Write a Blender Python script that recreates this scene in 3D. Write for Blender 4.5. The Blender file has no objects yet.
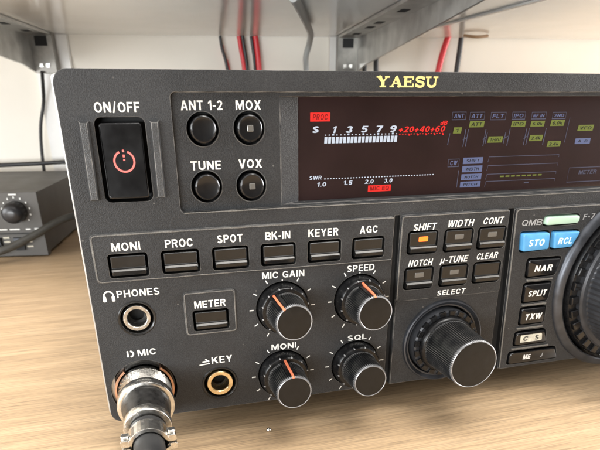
import bpy, bmesh, math, random
from mathutils import Vector, Matrix
random.seed(7)
S = 0.001
PH = 118.7          # height of the front panel (mm)
GAP = 12.0          # feet lift the radio off the desk (mm)
TOP = PH + GAP
scene = bpy.context.scene
C = scene.collection
PI = math.pi

# (a, b, d): mm right of the panel's left edge, below its top edge, towards the viewer
def W(a, b, d):
    return Vector((a * S, -d * S, (TOP - b) * S))

# ---------------------------------------------------------------- materials
def new_mat(name):
    m = bpy.data.materials.new(name); m.use_nodes = True
    return m, m.node_tree.nodes, m.node_tree.links, m.node_tree.nodes['Principled BSDF']

def plain(name, col, rough=0.5, metal=0.0, emit=None, es=0.0, bevel=0.0, noise=0.0, nscale=300, coat=0.0, bump=0.0, bscale=900, spec=.5):
    m, N, L, P = new_mat(name)
    P.inputs['Specular IOR Level'].default_value = spec
    P.inputs['Base Color'].default_value = (*col, 1)
    P.inputs['Roughness'].default_value = rough
    P.inputs['Metallic'].default_value = metal
    P.inputs['Coat Weight'].default_value = coat
    if emit:
        P.inputs['Emission Color'].default_value = (*emit, 1)
        P.inputs['Emission Strength'].default_value = es
    tc = N.new('ShaderNodeTexCoord')
    if noise:
        n = N.new('ShaderNodeTexNoise'); n.inputs['Scale'].default_value = nscale; n.inputs['Detail'].default_value = 6
        L.new(tc.outputs['Object'], n.inputs['Vector'])
        mx = N.new('ShaderNodeMix'); mx.data_type = 'RGBA'
        mr = N.new('ShaderNodeMapRange'); mr.inputs['From Min'].default_value = .3; mr.inputs['From Max'].default_value = .7
        L.new(n.outputs['Fac'], mr.inputs['Value']); L.new(mr.outputs['Result'], mx.inputs['Factor'])
        mx.inputs['A'].default_value = (*[c * (1 - noise) for c in col], 1)
        mx.inputs['B'].default_value = (*[min(1, c * (1 + noise)) for c in col], 1)
        L.new(mx.outputs['Result'], P.inputs['Base Color'])
        mr2 = N.new('ShaderNodeMapRange'); mr2.inputs['To Min'].default_value = max(0.03, rough - .12); mr2.inputs['To Max'].default_value = min(1, rough + .12)
        L.new(n.outputs['Fac'], mr2.inputs['Value']); L.new(mr2.outputs['Result'], P.inputs['Roughness'])
    last = None
    if bevel:
        bv = N.new('ShaderNodeBevel'); bv.samples = 5; bv.inputs['Radius'].default_value = bevel * S
        last = bv.outputs['Normal']
    if bump:
        n2 = N.new('ShaderNodeTexNoise'); n2.inputs['Scale'].default_value = bscale; n2.inputs['Detail'].default_value = 3
        L.new(tc.outputs['Object'], n2.inputs['Vector'])
        bp = N.new('ShaderNodeBump'); bp.inputs['Strength'].default_value = bump; bp.inputs['Distance'].default_value = 0.0002
        L.new(n2.outputs['Fac'], bp.inputs['Height'])
        if last: L.new(last, bp.inputs['Normal'])
        last = bp.outputs['Normal']
    if last: L.new(last, P.inputs['Normal'])
    return m

def panel_paint(name, col, edge=0.45, rough=0.46, bevel=0.35, spec=.3):
    """charcoal textured paint: fine leather grain, smudges, light wear along the edges"""
    m, N, L, P = new_mat(name)
    P.inputs['Specular IOR Level'].default_value = spec
    tc = N.new('ShaderNodeTexCoord')
    bv = N.new('ShaderNodeBevel'); bv.samples = 6; bv.inputs['Radius'].default_value = bevel * S
    geo = N.new('ShaderNodeNewGeometry')
    dot = N.new('ShaderNodeVectorMath'); dot.operation = 'DOT_PRODUCT'
    L.new(bv.outputs['Normal'], dot.inputs[0]); L.new(geo.outputs['True Normal'], dot.inputs[1])
    er = N.new('ShaderNodeMapRange'); er.inputs['From Min'].default_value = .995; er.inputs['From Max'].default_value = .86
    er.inputs['To Min'].default_value = 0; er.inputs['To Max'].default_value = 1
    L.new(dot.outputs['Value'], er.inputs['Value'])
    wn = N.new('ShaderNodeTexNoise'); wn.inputs['Scale'].default_value = 190; wn.inputs['Detail'].default_value = 4
    L.new(tc.outputs['Object'], wn.inputs['Vector'])
    wr = N.new('ShaderNodeMapRange'); wr.inputs['From Min'].default_value = .35; wr.inputs['From Max'].default_value = .62
    L.new(wn.outputs['Fac'], wr.inputs['Value'])
    em = N.new('ShaderNodeMath'); em.operation = 'MULTIPLY'
    L.new(er.outputs['Result'], em.inputs[0]); L.new(wr.outputs['Result'], em.inputs[1])
    e2 = N.new('ShaderNodeMath'); e2.operation = 'MULTIPLY'; e2.inputs[1].default_value = edge
    L.new(em.outputs[0], e2.inputs[0])
    # fine cells: the moulded grain
    vo = N.new('ShaderNodeTexVoronoi'); vo.inputs['Scale'].default_value = 2900
    L.new(tc.outputs['Object'], vo.inputs['Vector'])
    ng = N.new('ShaderNodeTexNoise'); ng.inputs['Scale'].default_value = 2200; ng.inputs['Detail'].default_value = 2
    L.new(tc.outputs['Object'], ng.inputs['Vector'])
    ad = N.new('ShaderNodeMath'); ad.operation = 'ADD'
    L.new(vo.outputs['Distance'], ad.inputs[0]); L.new(ng.outputs['Fac'], ad.inputs[1])
    sm = N.new('ShaderNodeTexNoise'); sm.inputs['Scale'].default_value = 32; sm.inputs['Detail'].default_value = 5; sm.inputs['Roughness'].default_value = .62
    L.new(tc.outputs['Object'], sm.inputs['Vector'])
    mx = N.new('ShaderNodeMix'); mx.data_type = 'RGBA'
    mx.inputs['A'].default_value = (*[c * .80 for c in col], 1); mx.inputs['B'].default_value = (*[c * 1.22 for c in col], 1)
    smr = N.new('ShaderNodeMapRange'); smr.inputs['From Min'].default_value = .3; smr.inputs['From Max'].default_value = .7
    L.new(sm.outputs['Fac'], smr.inputs['Value']); L.new(smr.outputs['Result'], mx.inputs['Factor'])
    # speckle from grain
    sp = N.new('ShaderNodeMix'); sp.data_type = 'RGBA'; sp.blend_type = 'MULTIPLY'; sp.inputs['Factor'].default_value = 1
    gr = N.new('ShaderNodeMapRange'); gr.inputs['From Min'].default_value = .6; gr.inputs['From Max'].default_value = 1.3
    gr.inputs['To Min'].default_value = .66; gr.inputs['To Max'].default_value = 1.36
    L.new(ad.outputs[0], gr.inputs['Value'])
    L.new(mx.outputs['Result'], sp.inputs['A']); L.new(gr.outputs['Result'], sp.inputs['B'])
    # dust specks
    du = N.new('ShaderNodeTexVoronoi'); du.inputs['Scale'].default_value = 150
    L.new(tc.outputs['Object'], du.inputs['Vector'])
    dr = N.new('ShaderNodeMapRange'); dr.inputs['From Min'].default_value = .055; dr.inputs['From Max'].default_value = .03
    L.new(du.outputs['Distance'], dr.inputs['Value'])
    dn = N.new('ShaderNodeMath'); dn.operation = 'MULTIPLY'; dn.inputs[1].default_value = .18
    L.new(dr.outputs['Result'], dn.inputs[0])
    mxd = N.new('ShaderNodeMath'); mxd.operation = 'MAXIMUM'
    L.new(dn.outputs[0], mxd.inputs[0]); L.new(e2.outputs[0], mxd.inputs[1])
    wx = N.new('ShaderNodeMix'); wx.data_type = 'RGBA'; wx.inputs['B'].default_value = (.55, .52, .47, 1)
    L.new(mxd.outputs[0], wx.inputs['Factor']); L.new(sp.outputs['Result'], wx.inputs['A'])
    L.new(wx.outputs['Result'], P.inputs['Base Color'])
    rr = N.new('ShaderNodeMapRange'); rr.inputs['To Min'].default_value = rough - .17; rr.inputs['To Max'].default_value = rough + .2
    L.new(sm.outputs['Fac'], rr.inputs['Value']); L.new(rr.outputs['Result'], P.inputs['Roughness'])
    bp = N.new('ShaderNodeBump'); bp.inputs['Strength'].default_value = .4; bp.inputs['Distance'].default_value = .00012
    L.new(ad.outputs[0], bp.inputs['Height']); L.new(bv.outputs['Normal'], bp.inputs['Normal'])
    L.new(bp.outputs['Normal'], P.inputs['Normal'])
    return m

M_PANEL = panel_paint('charcoal_paint', (.027, .0275, .0285), rough=.43)
M_RAILP = panel_paint('worn_rail_paint', (.040, .041, .042), edge=.9, rough=.34, bevel=.3, spec=.5)
M_BLACK = plain('matt_black', (.006, .006, .006), .7)
M_BTN = plain('black_button', (.010, .0098, .0095), .22, bevel=.35, noise=.25, nscale=260, bump=.15)
M_LEDGE = plain('button_lip_highlight', (.13, .125, .115), .35, noise=.3, nscale=700)  # paler ledge of the buttons: its bright highlight is put into the colour
M_GLOSSBTN = plain('glossy_black_button', (.006, .006, .0065), .2, bevel=.4, noise=.2, nscale=150, coat=.2)
M_KNOB = plain('black_knob', (.006, .006, .0065), .27, bevel=.15, noise=.3, nscale=400, spec=.4)
M_GRIP = panel_paint('knob_grip', (.0065, .0068, .0075), edge=.42, rough=.32, bevel=.16, spec=.5)
M_SLEEVE = plain('scuffed_black_sleeve', (.022, .021, .020), .3, metal=.35, noise=.5, nscale=420, bump=.2)
M_CAP = plain('knob_cap', (.008, .0075, .007), .34, noise=.2, nscale=300, bump=.1, spec=.32)
M_RIM = plain('worn_knob_rim', (.27, .27, .275), .34, metal=.6, noise=.35, nscale=500)
M_WHITE = plain('white_print', (.72, .72, .69), .55, noise=.06, nscale=900)
M_GREY = plain('worn_grey_print', (.30, .30, .30), .5)
M_GREYIND = plain('grey_lens', (.105, .10, .09), .3, coat=.5, bevel=.3)
M_ORANGE = plain('orange_line', (.72, .19, .09), .5)
M_LEDO = plain('lit_orange_lens', (1, .20, .02), .4, emit=(1, .15, .01), es=.75)
M_GOLD = plain('pale_gold_lettering', (.78, .66, .26), .42, metal=.25, noise=.08, nscale=600)
M_REDICON = plain('red_print', (.72, .16, .14), .5)
M_CHROME = plain('nickel', (.66, .645, .61), .24, metal=1, noise=.22, nscale=600, bevel=.12, bump=.22, bscale=450)
M_NICKELWORN = plain('worn_nickel', (.50, .48, .44), .26, metal=.97, noise=.35, nscale=500, bump=.2)
M_BRASS = plain('brass', (.80, .64, .40), .26, metal=1, noise=.2, nscale=300)
M_COPPER = plain('copper', (.62, .36, .24), .4, metal=1, noise=.2, nscale=300)
M_DARKMETAL = plain('dark_plated_metal', (.20, .19, .18), .22, metal=.95, noise=.25, nscale=420)
M_DIAL = plain('dark_dial', (.040, .042, .047), .36, metal=.4, noise=.2, nscale=200)
M_RING = plain('dark_satin_ring', (.072, .077, .088), .36, metal=.75, noise=.2, nscale=200)
M_CABLE = plain('black_rubber', (.014, .014, .014), .55, noise=.3, nscale=200)
M_BLUE = plain('blue_key', (.09, .33, .62), .36, bevel=.45, noise=.1, nscale=200, bump=.1)
M_LENS = plain('pale_green_lens', (.42, .58, .46), .3, emit=(.5, .8, .55), es=.05, bevel=.5)
M_DISPBACK = plain('display_back', (.008, .002, .002), .5, noise=.5, nscale=55, emit=(.045, .004, .004), es=.2)
M_SEGW = plain('white_segment', (.3, .35, .4), .5, emit=(.72, .86, 1.0), es=.62)
M_SEGR = plain('red_segment', (.3, .01, .01), .5, emit=(1.0, .03, .02), es=.75)
M_SEGRT = plain('dark_red_segment', (.1, .0, .0), .5, emit=(.35, .01, .008), es=.5)
M_SEGB = plain('blue_segment', (.08, .1, .2), .5, emit=(.28, .40, .70), es=.24)
M_SEGBD = plain('dim_blue_segment', (.05, .06, .1), .5, emit=(.30, .35, .50), es=.17)
M_SEGG = plain('green_segment', (.1, .14, .02), .5, emit=(.38, .46, .10), es=.26)
M_SEGD = plain('dark_segment', (.01, .012, .012), .6)

def glass_mat():
    m = bpy.data.materials.new('display_glass'); m.use_nodes = True
    N, L = m.node_tree.nodes, m.node_tree.links
    N.clear()
    o = N.new('ShaderNodeOutputMaterial'); mix = N.new('ShaderNodeMixShader')
    t = N.new('ShaderNodeBsdfTransparent'); t.inputs[0].default_value = (.9, .88, .88, 1)
    g = N.new('ShaderNodeBsdfGlossy'); g.inputs['Roughness'].default_value = .04
    f = N.new('ShaderNodeFresnel'); f.inputs[0].default_value = 1.52
    ge = N.new('ShaderNodeNewGeometry'); iv = N.new('ShaderNodeMath'); iv.operation = 'SUBTRACT'; iv.inputs[0].default_value = 1
    L.new(ge.outputs['Backfacing'], iv.inputs[1]); fm = N.new('ShaderNodeMath'); fm.operation = 'MULTIPLY'
    L.new(f.outputs[0], fm.inputs[0]); L.new(iv.outputs[0], fm.inputs[1]); L.new(fm.outputs[0], mix.inputs[0]); L.new(t.outputs[0], mix.inputs[1]); L.new(g.outputs[0], mix.inputs[2]); L.new(mix.outputs[0], o.inputs[0])
    return m
M_GLASS = glass_mat()

def wood_mat():
    m, N, L, P = new_mat('oak_laminate')
    tc = N.new('ShaderNodeTexCoord')
    mp = N.new('ShaderNodeMapping'); mp.inputs['Scale'].default_value = (2.6, 46, 20); mp.inputs['Rotation'].default_value = (0, 0, math.radians(2))
    L.new(tc.outputs['Object'], mp.inputs['Vector'])
    n1 = N.new('ShaderNodeTexNoise'); n1.inputs['Scale'].default_value = 2.6; n1.inputs['Detail'].default_value = 8; n1.inputs['Roughness'].default_value = .62; n1.inputs['Distortion'].default_value = .25
    L.new(mp.outputs[0], n1.inputs['Vector'])
    mp2 = N.new('ShaderNodeMapping'); mp2.inputs['Scale'].default_value = (16, 780, 100); mp2.inputs['Rotation'].default_value = (0, 0, math.radians(2))
    L.new(tc.outputs['Object'], mp2.inputs['Vector'])
    n2 = N.new('ShaderNodeTexNoise'); n2.inputs['Scale'].default_value = 2.2; n2.inputs['Detail'].default_value = 5
    L.new(mp2.outputs[0], n2.inputs['Vector'])
    r1 = N.new('ShaderNodeValToRGB')
    e = r1.color_ramp.elements
    e[0].position = .30; e[0].color = (.40, .28, .168, 1)
    e[1].position = .72; e[1].color = (.56, .405, .250, 1)
    x = e.new(.50); x.color = (.46, .322, .19, 1)
    L.new(n1.outputs['Fac'], r1.inputs[0])
    r2 = N.new('ShaderNodeMapRange'); r2.inputs['From Min'].default_value = .36; r2.inputs['From Max'].default_value = .60
    r2.inputs['To Min'].default_value = .77; r2.inputs['To Max'].default_value = 1.12
    L.new(n2.outputs['Fac'], r2.inputs['Value'])
    mu = N.new('ShaderNodeMix'); mu.data_type = 'RGBA'; mu.blend_type = 'MULTIPLY'; mu.inputs['Factor'].default_value = 1
    L.new(r1.outputs[0], mu.inputs['A']); L.new(r2.outputs['Result'], mu.inputs['B'])
    # short dark pores and scratches
    mp3 = N.new('ShaderNodeMapping'); mp3.inputs['Scale'].default_value = (30, 1000, 100); mp3.inputs['Rotation'].default_value = (0, 0, math.radians(2))
    L.new(tc.outputs['Object'], mp3.inputs['Vector'])
    n3 = N.new('ShaderNodeTexNoise'); n3.inputs['Scale'].default_value = 2.0; n3.inputs['Detail'].default_value = 2
    L.new(mp3.outputs[0], n3.inputs['Vector'])
    r3 = N.new('ShaderNodeMapRange'); r3.inputs['From Min'].default_value = .585; r3.inputs['From Max'].default_value = .63
    r3.inputs['To Min'].default_value = 1; r3.inputs['To Max'].default_value = .74
    L.new(n3.outputs['Fac'], r3.inputs['Value'])
    mu2 = N.new('ShaderNodeMix'); mu2.data_type = 'RGBA'; mu2.blend_type = 'MULTIPLY'; mu2.inputs['Factor'].default_value = 1
    L.new(mu.outputs['Result'], mu2.inputs['A']); L.new(r3.outputs['Result'], mu2.inputs['B'])
    L.new(mu2.outputs['Result'], P.inputs['Base Color'])
    P.inputs['Roughness'].default_value = .42
    bp = N.new('ShaderNodeBump'); bp.inputs['Strength'].default_value = .25; bp.inputs['Distance'].default_value = .0003
    L.new(n2.outputs['Fac'], bp.inputs['Height']); L.new(bp.outputs[0], P.inputs['Normal'])
    return m
M_WOOD = wood_mat()
M_WALL = plain('cream_wall_paint', (.78, .745, .67), .7, noise=.05, nscale=9, bump=.25, bscale=260)
M_SHELF = plain('white_melamine', (.90, .90, .88), .16, noise=.03, nscale=6)
M_STEEL = plain('galvanised_steel', (.52, .52, .50), .36, metal=.8, noise=.3, nscale=45)
M_RAIL = plain('white_steel_rail', (.74, .73, .70), .35, noise=.05, nscale=60)
M_REDC = plain('red_cable', (.62, .03, .04), .4)
M_DARKC = plain('dark_cable', (.012, .012, .013), .45)
M_GREYC = plain('grey_cable', (.34, .35, .34), .45)
M_CREAM = plain('cream_print', (.5, .47, .38), .6)
M_TUNER = plain('grey_brown_case', (.058, .053, .046), .5, noise=.12, nscale=60, bevel=.6, bump=.3, bscale=500)

# ---------------------------------------------------------------- mesh helpers
def link(name, bm, mats, parent=None, smooth=None, root=None):
    me = bpy.data.meshes.new(name)
    bmesh.ops.recalc_face_normals(bm, faces=bm.faces)
    bm.to_mesh(me); bm.free()
    return finish(name, me, mats, parent, smooth)

def finish(name, me, mats, parent, smooth):
    if not isinstance(mats, (list, tuple)): mats = [mats]
    if len(me.materials) == 0:
        for m in mats: me.materials.append(m)
    # origin at the middle of the piece
    lo = Vector((min(v.co[i] for v in me.vertices) for i in range(3)))
    hi = Vector((max(v.co[i] for v in me.vertices) for i in range(3)))
    c = (lo + hi) / 2
    me.transform(Matrix.Translation(-c))
    if smooth is not None:
        for p in me.polygons: p.use_smooth = True
        me.set_sharp_from_angle(angle=math.radians(smooth))
    o = bpy.data.objects.new(name, me); C.objects.link(o)
    if parent is not None:
        o.parent = parent
        o.location = c - wpos(parent)
    else: o.location = c
    return o

def wpos(o):
    p = Vector((0, 0, 0))
    while o is not None:
        p = p + Vector(o.location); o = o.parent
    return p

def thing(name, label, cat, loc, group=None):
    o = bpy.data.objects.new(name, None); C.objects.link(o)
    o.location = loc; o.empty_display_size = .02
    o['label'] = label; o['category'] = cat
    if group: o['group'] = group
    return o

def rrect(a0, b0, a1, b1, r=0, n=5):
    """rounded rectangle outline in (a, b)"""
    if r <= 0: return [(a0, b0), (a1, b0), (a1, b1), (a0, b1)]
    r = min(r, abs(a1 - a0) / 2.001, abs(b1 - b0) / 2.001)
    pts = []
    for cx, cy, s in ((a1 - r, b0 + r, -90), (a1 - r, b1 - r, 0), (a0 + r, b1 - r, 90), (a0 + r, b0 + r, 180)):
        for k in range(n + 1):
            t = math.radians(s + 90 * k / n)
            pts.append((cx + r * math.cos(t), cy + r * math.sin(t)))
    return pts

def rpoly(pts, r, n=4):
    """round the corners of a polygon"""
    out = []
    m = len(pts)
    for i in range(m):
        p0, p1, p2 = Vector(pts[i - 1]), Vector(pts[i]), Vector(pts[(i + 1) % m])
        u, v = (p0 - p1), (p2 - p1)
        rr = min(r, u.length / 2.01, v.length / 2.01)
        a, b = p1 + u.normalized() * rr, p1 + v.normalized() * rr
        for k in range(n + 1):
            t = k / n
            q = a * (1 - t) ** 2 + p1 * 2 * t * (1 - t) + b * t * t
            out.append((q.x, q.y))
    return out

def circle(ca, cb, r, n=48):
    return [(ca + r * math.cos(2 * PI * k / n), cb + r * math.sin(2 * PI * k / n)) for k in range(n)]

def prism(bm, pts, d0, d1, mi=0, mi_side=None, inset=0, dtop=None):
    """extrude outline from depth d0 (back) to d1 (front)"""
    n = len(pts)
    A = [bm.verts.new(W(a, b, d0)) for a, b in pts]
    B = [bm.verts.new(W(a, b, d1)) for a, b in pts]
    fs = [bm.faces.new(A), bm.faces.new(B[::-1])]
    for i in range(n):
        f = bm.faces.new((A[i], B[i], B[(i + 1) % n], A[(i + 1) % n])); f.material_index = mi if mi_side is None else mi_side
    for f in fs: f.material_index = mi
    return fs

def loft(bm, rings, cap0=True, cap1=True, mi=0):
    """rings: list of equally long lists of (a, b, d)"""
    R = [[bm.verts.new(W(*p)) for p in r] for r in rings]
    n = len(R[0])
    for j in range(len(R) - 1):
        for i in range(n):
            f = bm.faces.new((R[j][i], R[j][(i + 1) % n], R[j + 1][(i + 1) % n], R[j + 1][i])); f.material_index = mi
    if cap0: bm.faces.new(R[0]).material_index = mi
    if cap1: bm.faces.new(R[-1][::-1]).material_index = mi
    return R

def lathe(bm, ca, cb, prof, n=64, cap0=True, cap1=True, gear=None, mi=0, phase=0):
    """prof: (radius, d) pairs; gear = {index: (teeth depth)}"""
    rings = []
    for j, (r, d) in enumerate(prof):
        ring = []
        for k in range(n):
            rr = r
            if gear and j in gear and k % 2: rr = r - gear[j]
            t = 2 * PI * (k + phase) / n
            ring.append((ca + rr * math.cos(t), cb + rr * math.sin(t), d))
        rings.append(ring)
    return loft(bm, rings, cap0, cap1, mi)

def washer(bm, ca, cb, prof, n=64, mi=0):
    """closed ring from a closed profile of (radius, d)"""
    R = [[bm.verts.new(W(ca + r * math.cos(2 * PI * k / n), cb + r * math.sin(2 * PI * k / n), d)) for k in range(n)] for r, d in prof]
    m = len(R)
    for j in range(m):
        for i in range(n):
            f = bm.faces.new((R[j][i], R[j][(i + 1) % n], R[(j + 1) % m][(i + 1) % n], R[(j + 1) % m][i])); f.material_index = mi

def dome(pts, d0, d1, e=.5):
    """rings for a key with softened front edge"""
    ca = sum(p[0] for p in pts) / len(pts); cb = sum(p[1] for p in pts) / len(pts)
    def sh(k):
        out = []
        for a, b in pts:
            L = math.hypot(a - ca, b - cb)
            f = max(0, 1 - k / L)
            out.append((ca + (a - ca) * f, cb + (b - cb) * f))
        return out
    return [[(a, b, d0) for a, b in pts], [(a, b, d1 - e) for a, b in pts],
            [(a, b, d1 - e * .3) for a, b in sh(e * .3)], [(a, b, d1) for a, b in sh(e)]]

def tube(bm, pts, r, n=12, world=True, mi=0, cap=True):
    P = [Vector(p) for p in pts]
    rings = []
    up = Vector((0.13, .21, 1)).normalized()
    for i, p in enumerate(P):
        t = (P[min(i + 1, len(P) - 1)] - P[max(i - 1, 0)]).normalized()
        if abs(t.dot(up)) > .95: u = t.cross(Vector((1, 0, 0))).normalized()
        else: u = t.cross(up).normalized()
        v = t.cross(u).normalized()
        rings.append([bm.verts.new(p + (u * math.cos(2 * PI * k / n) + v * math.sin(2 * PI * k / n)) * r) for k in range(n)])
    for j in range(len(rings) - 1):
        # match ring starts so the tube does not twist
        A, B = rings[j], rings[j + 1]
        s = min(range(n), key=lambda q: (B[q].co - A[0].co).length)
        rings[j + 1] = B = B[s:] + B[:s]
        if (B[1].co - A[1].co).length > (B[-1].co - A[1].co).length: rings[j + 1] = B = [B[0]] + B[1:][::-1]
        for k in range(n):
            f = bm.faces.new((A[k], A[(k + 1) % n], B[(k + 1) % n], B[k])); f.material_index = mi
    if cap: bm.faces.new(rings[0]); bm.faces.new(rings[-1])

def smooth_path(pts, k=8):
    P = [Vector(p) for p in pts]
    out = []
    for i in range(len(P) - 1):
        p0, p1, p2, p3 = P[max(i - 1, 0)], P[i], P[i + 1], P[min(i + 2, len(P) - 1)]
        for j in range(k):
            t = j / k
            out.append(.5 * ((2 * p1) + (-p0 + p2) * t + (2 * p0 - 5 * p1 + 4 * p2 - p3) * t * t + (-p0 + 3 * p1 - 3 * p2 + p3) * t ** 3))
    out.append(P[-1])
    return out

dg = None
def evaluated(o):
    dgr = bpy.context.evaluated_depsgraph_get(); dgr.update()
    return bpy.data.meshes.new_from_object(o.evaluated_get(dgr), depsgraph=dgr)


def EL(cx, cy, rx, ry, t0, t1, n=12):
    return [(cx + rx * math.sin(math.radians(t0 + (t1 - t0) * k / n)), cy - ry * math.cos(math.radians(t0 + (t1 - t0) * k / n))) for k in range(n + 1)]

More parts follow.
